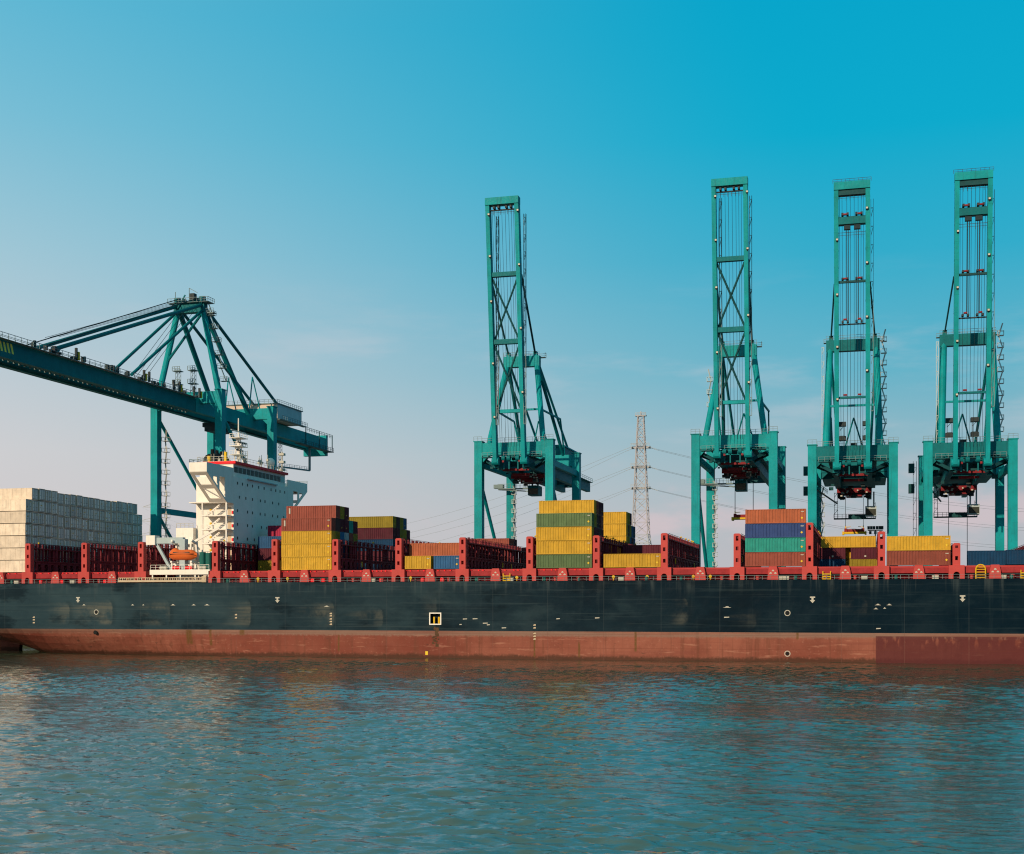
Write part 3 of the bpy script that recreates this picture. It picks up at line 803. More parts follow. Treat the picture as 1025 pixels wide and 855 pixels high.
sp(MB().box(-150.8, -150.2, 291, 291.6, 46.3, 48.8).box(-154.8, -154.1, 290, 290.7, 46.3, 47.8).build('searchlight', 'yellow'))

# boat deck on the near side, provision crane, gangway
bd = MB(); bd.box(-161.6, -146.2, YN + .1, YN + 9, 18.7, 19.85)
for x in (-161, -157.4, -153.8, -150, -146.6): bd.box(x - .15, x + .15, YN + .3, YN + .7, ZD, 18.7)
bd.rail((-161.4, YN + .2, 19.85), (-146.4, YN + .2, 19.85), 1.1, 1.3, .07)
bdo = sp(bd.build('boat_deck', 'ship_white'))
dv = MB()
for x in (-156.3, -151.2):
    dv.beam((x, YN + 4.5, 19.85), (x, YN + 3.0, 26.0), .45, .6); dv.beam((x, YN + 3.0, 26.0), (x, YN + .8, 26.6), .4, .5); dv.beam((x, YN + 6, 19.85), (x, YN + 3.3, 24.5), .3)
    dv.box(x - .25, x + .25, YN + .5, YN + 3.0, 21.5, 21.9); dv.box(x - .2, x + .2, YN + .8, YN + 1.2, 19.85, 21.5); dv.box(x - .2, x + .2, YN + 2.6, YN + 3.0, 19.85, 21.5)
dv.beam((-157.6, YN + 3.4, 21.2), (-146.6, YN + 3.4, 21.6), .5, .35)
sp(dv.build('boat_davit', 'ship_white'))
gd = MB()
for x, z in ((-149.0, 22.4), (-147.4, 22.2)): gd.tube((x, YN + 2.0, 19.85), (x, YN + 2.0, z + 1.5), .75, 12)
sp(gd.build('green_drum', 'dark_green'))
rb = MB()
for x in (-155.2, -151.9): rb.tube((x - .9, YN + 1.1, 20.3), (x + .9, YN + 1.1, 20.3), .42, 10)
sp(rb.build('life_raft', 'bright_red'))
tk = MB()
for x in (-149.5, -159.6): tk.tube((x, YN + 1.4, 20.3), (x + 1.8, YN + 1.4, 20.3), .45, 10)
sp(tk.build('life_raft_canister', 'mark_white'))
pc = MB(); pc.box(-163.1, -160.8, YN + 1.0, YN + 3.2, 25.7, 27.9)
sp(pc.build('boom_rest', 'ship_white'))
pj = MB(); pj.box(-160.8, -153.8, YN + 1.5, YN + 2.7, 26.0, 27.4); pj.beam((-160.9, YN + 2, 26.1), (-157.3, YN + 2.4, 19.85), .75, .6)
pj.box(-154.6, -153.2, YN + 1.3, YN + 2.9, 19.85, 27.0)
sp(pj.build('provision_crane', 'house_grey'))
jb = MB(); jb.beam((-152.2, YN + 2.4, 26.0), (-145.5, YN + 3.6, 29.6), .35, .5); jb.beam((-152.2, YN + 2.4, 26.0), (-152.2, YN + 2.4, 19.9), .4)
sp(jb.build('stores_derrick', 'ship_white'))
gw = MB(); gw.box(-169.5, -147.0, YN - .55, YN + .25, 17.0, 17.2)
for y in (YN - .55, YN + .22):
    gw.box(-169.5, -147.0, y, y + .06, 17.9, 18.05); gw.box(-169.5, -147.0, y, y + .06, 17.2, 17.45)
    for i in range(23): gw.box(-169.4 + i, -169.2 + i, y, y + .06, 17.45, 17.9)
gw.box(-147.9, -146.8, YN - .5, YN + .2, 16.9, 18.3)
sp(gw.build('gangway', 'beige'))

# the lifeboat hangs in the davits
lb_ = empty('lifeboat', (-153.8, YN + 1.6, 22.0)); tag(lb_, 'orange enclosed lifeboat hanging in the davits beside the white deckhouse', 'lifeboat')
def loft(secs, name, m, parent):
    b = MB(); k = len(secs[0])
    for s_ in secs: b.v += s_
    for i in range(len(secs) - 1):
        for j in range(k - 1): b.f.append((i * k + j, i * k + j + 1, (i + 1) * k + j + 1, (i + 1) * k + j)); b.mi.append(0)
    b.f.append(tuple(range(k))); b.f.append(tuple(reversed(range((len(secs) - 1) * k, len(secs) * k)))); b.mi += [0, 0]
    return b.build(name, m, parent, True)


sec = []; top = []
for u in np.linspace(-1, 1, 13):
    w = 1.25 * (1 - abs(u) ** 3.2) ** .6 + .06; keel = .05 + .75 * abs(u) ** 4; she = 1.45 + .22 * u * u
    sec.append([(3.6 * u, w * math.sin(a), keel + (she - keel) * (1 - math.cos(a)) if abs(a) < 1.2 else she) for a in np.linspace(-math.pi / 2, math.pi / 2, 9)])
    hh = (1.05 + (.45 if -.85 < u < -.45 else 0)) * (1 - abs(u) ** 5) + .02
    top.append([(3.5 * u, (w - .06) * math.cos(a), she + hh * math.sin(a)) for a in np.linspace(0, math.pi, 9)])
loft(sec, 'boat_hull', 'orange', lb_); loft(top, 'boat_canopy', 'orange', lb_)
MB().box(-2.0, 2.2, -1.16, -1.08, 1.75, 1.98).build('canopy_window', 'glass_dark', lb_)
MB().box(-3.5, 3.5, -1.31, -1.22, 1.42, 1.54).build('fender_strip', 'black', lb_)

# ================================================================ containers
ORD = 'zeroth first second third fourth fifth sixth seventh eighth ninth tenth eleventh twelfth thirteenth fourteenth fifteenth sixteenth seventeenth eighteenth nineteenth twentieth'.split()
CWID = 2.438
PITCH = 2.66
cmesh = {}


def cont_mesh(L, Hh, col):
    key = (L, Hh, col)
    if key in cmesh: return cmesh[key]
    b = MB(); hl, w = L / 2, CWID / 2
    for sx_ in (-1, 1):
        for sy in (-1, 1): b.box(*sorted((sx_ * hl, sx_ * (hl - .17))), *sorted((sy * w, sy * (w - .17))), 0, Hh)
    for sy in (-1, 1):
        b.box(-hl + .17, hl - .17, *sorted((sy * w, sy * (w - .09))), .0, .17); b.box(-hl + .17, hl - .17, *sorted((sy * w, sy * (w - .09))), Hh - .12, Hh)
    for sx_ in (-1, 1):
        b.box(*sorted((sx_ * hl, sx_ * (hl - .12))), -w + .17, w - .17, 0, .17); b.box(*sorted((sx_ * hl, sx_ * (hl - .12))), -w + .17, w - .17, Hh - .14, Hh)
    n = int((L - .34) / (1.2 if col == 'white' else .56)); dx = (L - .34) / n; dp = .06 if col == 'white' else .12
    for sy in (-1, 1):
        prof = []
        for i in range(n):
            x = -hl + .17 + i * dx
            prof += ([(x, .02), (x + dx * .9, .02), (x + dx * .93, dp), (x + dx * .97, dp)] if col == 'white' else [(x, .02), (x + dx * .36, .02), (x + dx * .5, dp), (x + dx * .86, dp)])
        prof.append((hl - .17, .02))
        for (xa, da), (xb, db) in zip(prof, prof[1:]):
            ya, yb = sy * (w - da), sy * (w - db); p = [(xa, ya, .17), (xb, yb, .17), (xb, yb, Hh - .12), (xa, ya, Hh - .12)]
            b.quad(*(p if sy < 0 else p[::-1]))
    # roof with shallow corrugation, front wall, floor
    for i in range(n):
        x = -hl + .17 + i * dx
        b.quad((x, -w + .09, Hh - .02), (x + dx / 2, -w + .09, Hh - .05), (x + dx / 2, w - .09, Hh - .05), (x, w - .09, Hh - .02))
        b.quad((x + dx / 2, -w + .09, Hh - .05), (x + dx, -w + .09, Hh - .02), (x + dx, w - .09, Hh - .02), (x + dx / 2, w - .09, Hh - .05))
    for x, s_ in ((-hl + .06, -1), (hl - .09, 1)):
        k = 8; dy = (CWID - .34) / k
        for i in range(k):
            y = -w + .17 + i * dy; d = .05 * s_ * (i % 2)
            p = [(x - d, y, .17), (x - d, y + dy, .17), (x - d, y + dy, Hh - .14), (x - d, y, Hh - .14)]
            b.quad(*(p if s_ > 0 else p[::-1]))
    b.quad((-hl, -w, .05), (-hl, w, .05), (hl, w, .05), (hl, -w, .05))
    o = b.build('container_body', CC[col]); me = o.data; bpy.data.objects.remove(o)
    cmesh[key] = me
    return me


dmesh = {}


def door_mesh(L, Hh, col, var):
    key = (L, Hh, col, var)
    if key in dmesh: return dmesh[key]
    b = MB(); x = L / 2; w = CWID / 2
    for s_ in (-1, 1):
        y0, y1 = sorted((s_ * .015, s_ * (w - .18))); b.box(x - .10, x - .035, y0 + .03, y1 - .03, .22, Hh - .19)
        for z in (.75, 1.35, 2.0): b.box(x - .036, x - .02, y0 + .06, y1 - .06, z, z + .08)
    b.cur = 1
    for y0, y1, z0, z1 in ((-w + .17, -w + .27, .2, Hh - .15), (w - .27, w - .17, .2, Hh - .15), (-w + .27, w - .27, .17, .27), (-w + .27, w - .27, Hh - .25, Hh - .15), (-.04, .04, .27, Hh - .25)): b.box(x - .034, x - .022, y0, y1, z0, z1)
    for y in ((-.40, .40) if col == 'white' else (-.82, -.36, .36, .82)): b.box(x - .035, x + .02, y - .04, y + .04, .12, Hh - .08)
    for y in (-.6, .6): b.box(x - .03, x + .01, y - .2, y + .2, 1.05, 1.12)
    if var:
        b.cur = 2; r_ = random.Random(var)
        for _ in range(2):
            y, z = r_.uniform(-.8, .8), r_.uniform(.6, 2.2); b.box(x - .034, x - .012, y - .13, y + .13, z, z + .24)
    base = M['door_white'] if col == 'white' else CC[col]
    o = b.build('door', [base, M['door_rod'] if col == 'white' else base, M['sticker']]); me = o.data; bpy.data.objects.remove(o)
    dmesh[key] = me
    return me


NC = 0
COLN = dict(white='cream white', yellow='bright yellow', olive='olive yellow', red_brown='red brown', maroon='dark maroon', green='dull green', teal='sea green', blue='indigo blue', sky_blue='light blue', navy='navy blue', orange_red='orange red',
            magenta_red='crimson', dull_blue='grey blue', pale_grey='pale grey', dark_brown='dark brown')


def container(xc, row, z, L, Hh, col, label, group, door=True, jit=.05):
    global NC
    NC += 1; rr = random.Random(NC)
    o = empty('shipping_container', (xc + rr.uniform(-jit, jit), YN + 1.25 + row * PITCH + CWID / 2 + rr.uniform(-.02, .02), z))
    tag(o, label, 'container', group)
    b = bpy.data.objects.new('container_body', cont_mesh(L, Hh, col)); S.collection.objects.link(b); b.parent = o
    if row == 0 and col != 'white':
        k = MB(); hl = L / 2; y = -CWID / 2
        k.box(hl - .95, hl - .35, y - .006, y + .05, Hh - .66, Hh - .50)
        k._build('marking', 'mark_white', o); k = MB()
        k.prism([(hl - .75, .75), (hl - .5, 1.0), (hl - .75, 1.25), (hl - 1.0, 1.0)], 'y', y - .006, y + .05)
        k._build('hazard_label', 'sticker', o)
    if door:
        d = bpy.data.objects.new('door', door_mesh(L, Hh, col, rr.choice((0, 0, 1, 2, 3)) if col == 'white' else rr.choice((0, 4)))); S.collection.objects.link(d); d.parent = o
    return o


BASE = ZH + .15
L40, HC, H86, GAP = 12.19, 2.875, 2.571, .075
# cream white stack at the stern
for r in range(20):
    nt = 6 if r in (0, 19) else 7
    zo = (-.42 if r > 4 else 0) + (.17 if r in (7, 8) else 0) - (.12 if r in (12, 13, 14) else 0) + random.Random(r).uniform(-.05, .05)
    for t in range(nt):
        lab = f'cream white container, {ORD[t + 1]} tier up, {ORD[r + 1]} row from the water, stern stack'
        container(-201.75, r, BASE + t * (HC + GAP) + zo * t / 6, L40, 2.80, 'white', lab, 'cream white containers of the stern stack', True, .12)


def stack(desc, xc, rows, table, L=L40, Hh=HC, group=None, door=True, step=0):
    """table: for each row a bottom-up list of colours"""
    for i, r in enumerate(rows):
        for t, col in enumerate(table[i]):
            if not col: continue
            lab = f'{COLN[col]} container, {ORD[t + 1]} tier up, {ORD[i + 1]} row, {desc}'
            container(xc, r, BASE + t * (Hh + GAP), L, Hh, col, lab, group or f'containers of the {desc}', door)


rc = random.Random(21)
mixc = lambda n: [rc.choice(['maroon', 'red_brown', 'dark_brown', 'olive', 'dull_blue', 'maroon', 'navy', 'red_brown']) for _ in range(n)]
bayc = lambda i: (POST[i] + POST[i + 1]) / 2
# bay just forward of the deckhouse
stack('low stack against the deckhouse front', bayc(4), range(7, 11), [['olive', 'maroon', 'dull_blue'], ['navy', 'maroon', 'dull_blue'], ['olive', 'navy', 'maroon', 'magenta_red'], ['maroon', 'olive', 'navy', 'magenta_red']])
# tall yellow and brown stack
stack('yellow and brown stack by deckhouse', bayc(5), range(0, 6), [['yellow', 'yellow', 'yellow', 'red_brown'], ['maroon', 'maroon', 'olive', 'dark_brown', 'red_brown'], ['olive', 'dull_blue', 'sky_blue', 'maroon', 'olive'],
      ['maroon', 'navy', 'pale_grey', 'maroon', 'maroon'], ['maroon', 'olive', 'red_brown', 'teal'], ['dark_brown', 'maroon', 'olive', 'maroon']])
stack('far olive topped stack', bayc(5), range(15, 20), [['navy', 'maroon', 'navy', 'maroon', 'olive'], ['maroon', 'navy', 'olive', 'maroon', 'dark_brown'], ['maroon', 'dull_blue', 'maroon', 'olive', 'olive'], ['navy', 'maroon', 'dark_brown', 'olive', 'dull_blue'], ['maroon', 'navy', 'maroon', 'maroon']])
# low two-high bay: a yellow and a blue short container in front of red brown ones
d1 = 'front row of the low red brown bay'
container(bayc(7) - 3.15, 0, BASE, 6.06, HC, 'yellow', 'short bright yellow container in front of the low red brown row', 'short containers of the low red brown bay')
container(bayc(7) + 3.55, 0, BASE, 6.06, HC, 'dull_blue', 'short grey blue container in front of the low red brown row', 'short containers of the low red brown bay')
stack('low red brown bay', bayc(7), range(1, 12), [['maroon', 'orange_red'], ['red_brown', 'red_brown']] + [[rc.choice(['maroon', 'red_brown', 'dark_brown']), 'red_brown'] for _ in range(9)])
stack('far end of low red brown bay', bayc(7), range(16, 19), [['maroon', 'red_brown', 'red_brown'], ['maroon', 'maroon', 'red_brown'], ['maroon', 'red_brown', 'maroon']])
# yellow and green stack in the middle
stack('middle yellow and green stack', bayc(9) + .05, range(0, 5), [['green', 'yellow', 'yellow', 'green'], ['maroon', 'olive', 'maroon', 'olive', 'yellow'], ['red_brown', 'maroon', 'maroon', 'dark_brown', 'red_brown'], ['maroon', 'maroon', 'dark_brown', 'maroon', 'maroon'], ['maroon', 'dark_brown', 'maroon', 'red_brown', 'maroon']])
stack('far yellow stack before the pylon', bayc(9) + .3, range(15, 20), [['maroon', 'olive', 'yellow', 'yellow', 'yellow'], ['maroon', 'navy', 'olive', 'dark_brown', 'olive'], ['navy', 'maroon', 'dull_blue', 'olive', 'maroon'], ['navy', 'maroon', 'maroon', 'dull_blue'], ['navy', 'maroon', 'dull_blue', 'navy']])
# single yellow container with a maroon row behind
container(bayc(10) + .3, 0, BASE, L40, HC, 'yellow', 'lone bright yellow container lying one high in front of dark maroon ones', 'containers of the maroon bay')
stack('maroon bay behind a lone yellow', bayc(10), range(9, 16), [['dark_brown', 'maroon']] + [[rc.choice(['maroon', 'dark_brown', 'red_brown']), rc.choice(['maroon', 'maroon', 'dark_brown'])] for _ in range(6)], group='containers of the maroon bay')
# four colour stack under the second raised crane
stack('four colour stack under raised crane', bayc(12) + .35, [0], [['red_brown', 'teal', 'blue', 'orange_red']])
# far stack of short containers under the third raised crane
g = 'containers of the far mixed stack'
for t, (ca, cb) in enumerate((('navy', 'olive'), ('maroon', 'maroon'))):
    for s_, c in ((-1, ca), (1, cb)):
        lab = f'short {COLN[c]} container under a long yellow one' + (f', {"lower" if t == 0 else "upper"} tier' if t == 0 else (', upper tier, above the navy one' if s_ < 0 else ', upper tier, above the olive one'))
        container(-4.55 + s_ * 3.62, 14, BASE + t * (H86 + GAP), 6.06, H86, c, lab, g)
container(-4.4, 15, BASE, L40, HC, 'olive', 'olive yellow container showing in the gap between two pairs of short ones', g)
container(-4.4, 15, BASE + HC + GAP, L40, HC, 'yellow', 'bright yellow container showing in the gap between two short maroon ones', g)
container(-4.5, 14, BASE + 2 * (H86 + GAP), L40, H86, 'yellow', 'long bright yellow container lying across two short maroon ones', g)
stack('two high yellow over brown stack', bayc(14) - .05, [0], [['red_brown', 'yellow']])
container(25.2, 1, BASE, L40, HC, 'navy', 'navy blue container lying one high behind a yellow deck ladder', 'navy containers nearest the bow')
container(29.2, 0, BASE, 6.06, HC, 'navy', 'short navy container standing in front of a long navy one', 'navy containers nearest the bow')
# white lettering blocks on some brown boxes
def stencil(cont_label, x, z, w, h):
    for o in S.objects:
        if o.get('label', '').startswith(cont_label):
            MB().box(x - w / 2, x + w / 2, -CWID / 2 - .008, -CWID / 2 + .05, z, z + h).build('white_marking', 'mark_white', o); return


stencil('red brown container, fourth tier up, first row, yellow and brown', -5.3, 1.1, .35, 1.3)
stencil('red brown container, fifth tier up, second row, yellow and brown', -5.3, 1.1, .35, 1.3)
for L_ in ('short dark maroon container under a long yellow one, upper tier, above the navy', 'short dark maroon container under a long yellow one, upper tier, above the olive'): stencil(L_, 0.2, .45, .4, .35)

# ================================================================ gantry cranes
def stairs(b, x, y, z0, z1, w=1.6, d=2.4, rise=3.2):
    z = z0; s = 1
    while z + rise <= z1 + .1:
        b.box(x - w / 2, x + w / 2, y - d / 2, y + d / 2, z - .06, z + .06)
        b.beam((x + s * w * .3, y - s * d * .4, z), (x - s * w * .3, y + s * d * .4, z + rise), .34, .1)
        for sx_ in (-1, 1): b.beam((x + sx_ * w / 2, y - d / 2, z + 1.1), (x + sx_ * w / 2, y + d / 2, z + 1.1), .08)
        for sy in (-1, 1): b.beam((x - w / 2, y + sy * d / 2, z + 1.1), (x + w / 2, y + sy * d / 2, z + 1.1), .08)
        for sx_ in (-1, 1):
            for sy in (-1, 1): b.beam((x + sx_ * w / 2, y + sy * d / 2, z), (x + sx_ * w / 2, y + sy * d / 2, z + 1.1), .08)
        s = -s; z += rise
    return b


def cage(b, x, y, z0, z1, w=.9, step=1.5):
    for sx_ in (-1, 1):
        for sy in (-1, 1): b.beam((x + sx_ * w / 2, y + sy * w / 2, z0), (x + sx_ * w / 2, y + sy * w / 2, z1), .09)
    z = z0; k = 0
    while z < z1:
        for sy in (-1, 1): b.beam((x - w / 2, y + sy * w / 2, z), (x + w / 2, y + sy * w / 2, min(z + step, z1)) if k % 2 else (x + w / 2, y + sy * w / 2, z), .07)
        for sx_ in (-1, 1): b.beam((x + sx_ * w / 2, y - w / 2, z), (x + sx_ * w / 2, y + w / 2, min(z + step, z1)), .07)
        z += step; k += 1
    return b


QZ = 6.0


def P(x, Y, Z): return (x, Y - 334, Z - QZ)


def crane_common(root, zt, hw, yr, C1, tie, brace, beam_shaded=False):
    """legs, sill, bogies, portal beams; hw = half leg spacing, yr = rear leg line"""
    for sx_ in (-1, 1):
        for Y in (334, yr):
            b = MB(); x = sx_ * hw
            b.beam(P(x, Y, 9.4), P(x, Y, zt + .25), 2.1, 2.4, (0, 1, 0))
            b.beam(P(x, Y, zt + .25), P(x, Y, zt + .45), 2.5, 2.8, (0, 1, 0))
            for z in (14.2, 22.2, 31.2, 40.2): b.beam(P(x, Y, z - .05), P(x, Y, z + .05), 2.14, 2.44, (0, 1, 0))
            b.build('leg', C1, root)
            w_ = MB(); w_.box(x - 4.2, x + 4.2, Y - 334 - .6, Y - 334 + .6, .9, 2.0)
            for k in range(6): w_.tube((x - 3.6 + k * 1.44, Y - 334 - .35, .58), (x - 3.6 + k * 1.44, Y - 334 + .35, .58), .45, 10)
            w_.build('bogie', 'machinery', root)
    for Y in (334, yr):
        MB().beam(P(-hw - 3, Y, 8.7), P(hw + 3, Y, 8.7), 1.8, 1.4).build('sill_beam', C1, root)
        b = MB(); b.beam(P(-hw + 1.06, Y, zt - 1.75), P(hw - 1.06, Y, zt - 1.75), 2.0, 3.3)
        for s_ in (-1, 1):   # haunches
            b.prism([(s_ * (hw - 1.06), zt - 3.4 - QZ), (s_ * (hw - 2.9), zt - 3.4 - QZ), (s_ * (hw - 1.06), zt - 5.2 - QZ)], 'y', Y - 334 - .7, Y - 334 + .7)
        b.build('portal_beam', 'crane_deep' if beam_shaded else C1, root)  # deeper teal paint stands in for shade on the beam
    for s_ in (-1, 1):
        MB().beam(P(s_ * hw, 335.2, tie), P(s_ * hw, yr - 1.2, tie), 1.0, 1.6).build('side_beam', C1, root)
        MB().beam(P(s_ * hw, 335.2, 18), P(s_ * hw, yr - 1.2, 18), 1.0, 1.5).build('side_beam', C1, root)
        if brace:
            b = MB()
            for (ya, za), (yb, zb) in brace: b.tube(P(s_ * hw, ya, za), P(s_ * hw, yb, zb), .48, 10)
            b.build('diagonal_brace', C1, root)


def flood(parent, loc):
    b = MB(); b.cur = 0; b.box(-.3, .3, -.5, -.12, -.26, .26); b.cur = 1; b.box(-.22, .22, -.56, -.49, -.2, .2); b.cur = 0; b.box(-.1, .1, -.12, .3, -.5, .1)
    o = b.build('floodlight', ['machinery', 'lamp_white'], parent); o.location = loc
    return o


def raised_crane(kind, cx, label):
    k1 = kind == 1
    zt = 54.3 if k1 else 50.7; ztip = 114.7 if k1 else 111.5; bs = 3.8 if k1 else 3.62; bw = 1.02
    C1 = 'crane_teal'
    root = empty('quay_crane', (cx, 334, QZ)); tag(root, label, 'crane', 'quay cranes with raised booms')
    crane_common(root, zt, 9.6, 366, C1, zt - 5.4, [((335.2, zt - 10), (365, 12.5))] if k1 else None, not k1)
    zg = zt - 3.9                                            # top of the trolley girders
    for s_ in (-1, 1):
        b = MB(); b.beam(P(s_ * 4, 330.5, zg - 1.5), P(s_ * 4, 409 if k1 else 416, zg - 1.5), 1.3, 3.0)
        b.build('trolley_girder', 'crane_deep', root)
        w_ = MB(); w_.beam(P(s_ * 5.2, 331, zg - .2), P(s_ * 5.2, 408, zg - .2), 1.0, .1).rail(P(s_ * 5.65, 331, zg - .15), P(s_ * 5.65, 408, zg - .15), 1.1, 3, .08)
        w_.build('girder_walkway', 'crane_deep', root)
    b = MB()
    for Y in (343, 352, 371, 398, 408.4): b.beam(P(-3.3, Y, zg - .8), P(3.3, Y, zg - .8), .9, 1.4)
    for a, b_ in ((398, 408.4),): b.beam(P(-3.3, a, zg - .5), P(3.3, b_, zg - .5), .4); b.beam(P(3.3, a, zg - .5), P(-3.3, b_, zg - .5), .4)
    b.build('girder_tie', 'crane_dark', root)
    # apex frame
    at, ab = (4.0, 7.4) if k1 else (5.6, 6.4); za = 78.0; ya = 342
    for s_ in (-1, 1):
        MB().tube(P(s_ * ab, 335.5, zt - .3), P(s_ * at, ya, za - 1.5), .85 if not k1 else .75, 12).build('apex_leg', C1, root)
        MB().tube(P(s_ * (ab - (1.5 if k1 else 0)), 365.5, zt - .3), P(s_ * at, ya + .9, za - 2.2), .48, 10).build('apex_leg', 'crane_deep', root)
        b = MB(); b.tube(P(s_ * at, ya + 1, za - 1), P(s_ * 4.2, 381, zt + 2.2), .36, 8); b.beam(P(s_ * 4.2, 381, zt + 2.4), P(s_ * 4.0, 381, zg), .7)
        b.build('backstay', C1, root)
    b = MB(); b.beam(P(-at - .9, ya, za - 1.3), P(at + .9, ya, za - 1.3), 2.0, 2.8)
    for s_ in (-1, 1): b.beam(P(s_ * (at - .3), ya, za), P(s_ * (at - .3), ya, za + 1.2), 1.0, 1.4, (0, 1, 0))
    ax = b.build('apex_beam', 'crane_deep' if not k1 else C1, root)
    b = MB(); b.box(-at - 1.6, at + 2.0, ya - 334 + 1.1, ya - 334 + 2.6, za - QZ - .1, za - QZ)
    b.rail((-at - 1.6, ya - 334 + 2.5, za - QZ), (at + 2.0, ya - 334 + 2.5, za - QZ), 1.1, 1.5, .08).rail((at + 2.0, ya - 334 + 1.1, za - QZ), (at + 2.0, ya - 334 + 2.5, za - QZ), 1.1, 1.5, .08)
    b.rail((-at - .9, ya - 334 - .9, za - QZ + .1), (at + .9, ya - 334 - .9, za - QZ + .1), 1.1, 1.5, .07)
    b.build('apex_walkway', 'rail_grey', root)
    b = MB(); zmid = zt + (za - zt) * .38; um = .38
    b.beam(P(-ab + (ab - at) * um, 335.5 + 6.5 * um, zmid), P(ab - (ab - at) * um, 335.5 + 6.5 * um, zmid), .5)
    for s_ in (-1, 1): b.beam(P(s_ * (ab - (ab - at) * um), 335.5 + 6.5 * um, zmid), P(s_ * ab * .92, 358, zmid), .42); b.beam(P(s_ * ab * .9, 358.5, zmid), P(s_ * ab * .85, 365.5, zt - .3), .4)
    b.beam(P(-3.2, 365, zt), P(0, 360, zmid), .3); b.beam(P(3.2, 365, zt), P(0, 360, zmid), .3)
    b.build('frame_tie', C1, root)
    # the raised boom
    z0 = zg - 1.8; YB = lambda z: 329.4 - 7.2 * (z - z0) / (ztip - z0)
    bg_ = MB()
    for s_ in (-1, 1):
        bg_.beam(P(s_ * bs, YB(z0), z0), P(s_ * bs, YB(ztip - 1.8), ztip - 1.8), bw, 2.0, (0, 1, 0))
        for z in np.arange(z0 + 3, ztip - 3, 4.0): bg_.beam(P(s_ * bs, YB(z), z), P(s_ * bs, YB(z), z + .1), bw + .06, 2.06, (0, 1, 0))
        bg_.tube(P(s_ * bs - .9, YB(z0), z0 + .3), P(s_ * bs + .9, YB(z0), z0 + .3), 1.0, 12)
    boom = bg_.build('boom', C1, root)
    def cross(z, h, d=1.2, m='crane_deep', dy=0):
        return MB().beam(P(-bs + bw / 2, YB(z) + dy, z), P(bs - bw / 2, YB(z) + dy, z), d, h).build('cross_beam', m, boom)
    b = MB(); b.beam(P(-bs - bw / 2 - .04, YB(ztip - 1), ztip - .9), P(bs + bw / 2 + .04, YB(ztip - 1), ztip - .9), 2.2, 1.8); b.build('end_beam', C1, boom)
    if k1:
        cross(95.8, 1.1, 1.3); cross(79.0, 1.2, 1.3); cross(61.5, .8, .9, C1)
        b = MB()
        for za_, zb_ in ((95.0, 79.6), (78.4, 62)):
            b.tube(P(-3.3, YB(za_), za_), P(3.3, YB(zb_), zb_), .26, 8); b.tube(P(3.3, YB(za_) + .55, za_), P(-3.3, YB(zb_) + .55, zb_), .26, 8)
        b.build('boom_brace', 'crane_dark', boom)
        fl = [(-1, 110.5), (-1, 100.2), (-1, 89.0), (-1, 73.5), (1, 111), (1, 97.7), (1, 82), (-1, 60), (1, 66)]
        sh = [(112.4, .7)]
    else:
        cross(109.2, 1.5, 1.6, 'crane_dark'); cross(102.6, 1.7, 1.8, 'crane_deep'); cross(88.6, .5, .7, 'crane_dark'); cross(61.5, .5, .7, 'crane_deep')
        fl = [(-1, 98.2), (-1, 85.5), (-1, 73.3), (1, 105), (1, 92.5), (1, 67.5), (1, 80), (-1, 61)]
        sh = [(110.6, .7), (104.2, .6), (89.3, .45), (79.3, .5)]
        b = MB()                                             # twin forestay bars folded in the boom
        for x in (-1.35, -.85, .95, 1.45): b.beam(P(x, YB(101) - .3, 101), P(x, YB(80) - .3, 79.5), .16)
        for x in (-1.1, 1.2): b.box(x - .75, x + .75, YB(101) - 334 - .7, YB(101) - 334 + .3, 100.6 - QZ, 101.6 - QZ)
        b.build('forestay_bar', 'cable', boom)
        b = MB()
        for z in (103.9, 89.1, 79.6, 61.9):
            for x in (-1.6, 1.7): b.box(x - .42, x + .42, YB(z) - 334 - .9, YB(z) - 334 - .2, z - QZ, z - QZ + .34)
        b.build('rope_sheave', 'machine_red', boom)
    b = MB()
    for z, h in sh:
        for x in (-2.2, -1.0, 1.0, 2.2): b.beam(P(x - .25, YB(z), z), P(x + .25, YB(z), z), 1.3, h)
        b.beam(P(-3.2, YB(z) + .6, z - .5), P(3.2, YB(z) + .6, z - .5), .5, .25)
    b.rail(P(-3.2, YB(ztip - 4) - .6, ztip - 4.3), P(3.2, YB(ztip - 4) - .6, ztip - 4.3), 1.2, .9, .08)
    if not k1: b.rail(P(-3.2, YB(99) - .6, 98.6), P(3.2, YB(99) - .6, 98.6), 1.3, .9, .08).rail(P(-4.4, YB(ztip), ztip), P(4.4, YB(ztip), ztip), .9, 1, .07)
    b.build('sheave_platform', 'machinery', boom)
    for s_, z in fl: flood(boom, P(s_ * bs + (.45 if k1 else -.2 * s_), YB(z) - 1.0, z))
    ro = MB()
    for x in (-2.9, -2.3, -1.2, -.4, .5, 1.4, 2.1, 2.7): ro.tube(P(x, YB(ztip - 3) + .5, ztip - 3), P(x * .9, YB(z0 + 4) + .6, z0 + 4), .045, 5)
    ro.build('hoist_rope', 'cable', boom)
    ladb = MB()
    for s_ in ((-1, 1) if k1 else (1,)): cage(ladb, s_ * (2.7 if s_ < 0 else 4.6), YB(85) - 334 + 1.7, 58 - QZ, ztip - 3 - QZ, .55, 2.2)
    ladb.build('boom_ladder', 'rail_grey', boom)
    # folded forestays from the boom back to the apex
    b = MB(); zf = 95.8 if k1 else 88.6
    for s_ in (-1, 1): b.tube(P(s_ * 4.1, YB(zf) + 1.3, zf), P(s_ * (at - .3), ya - .6, za + .8), .28 if k1 else .2, 8)
    b.build('forestay', 'crane_dark', root)
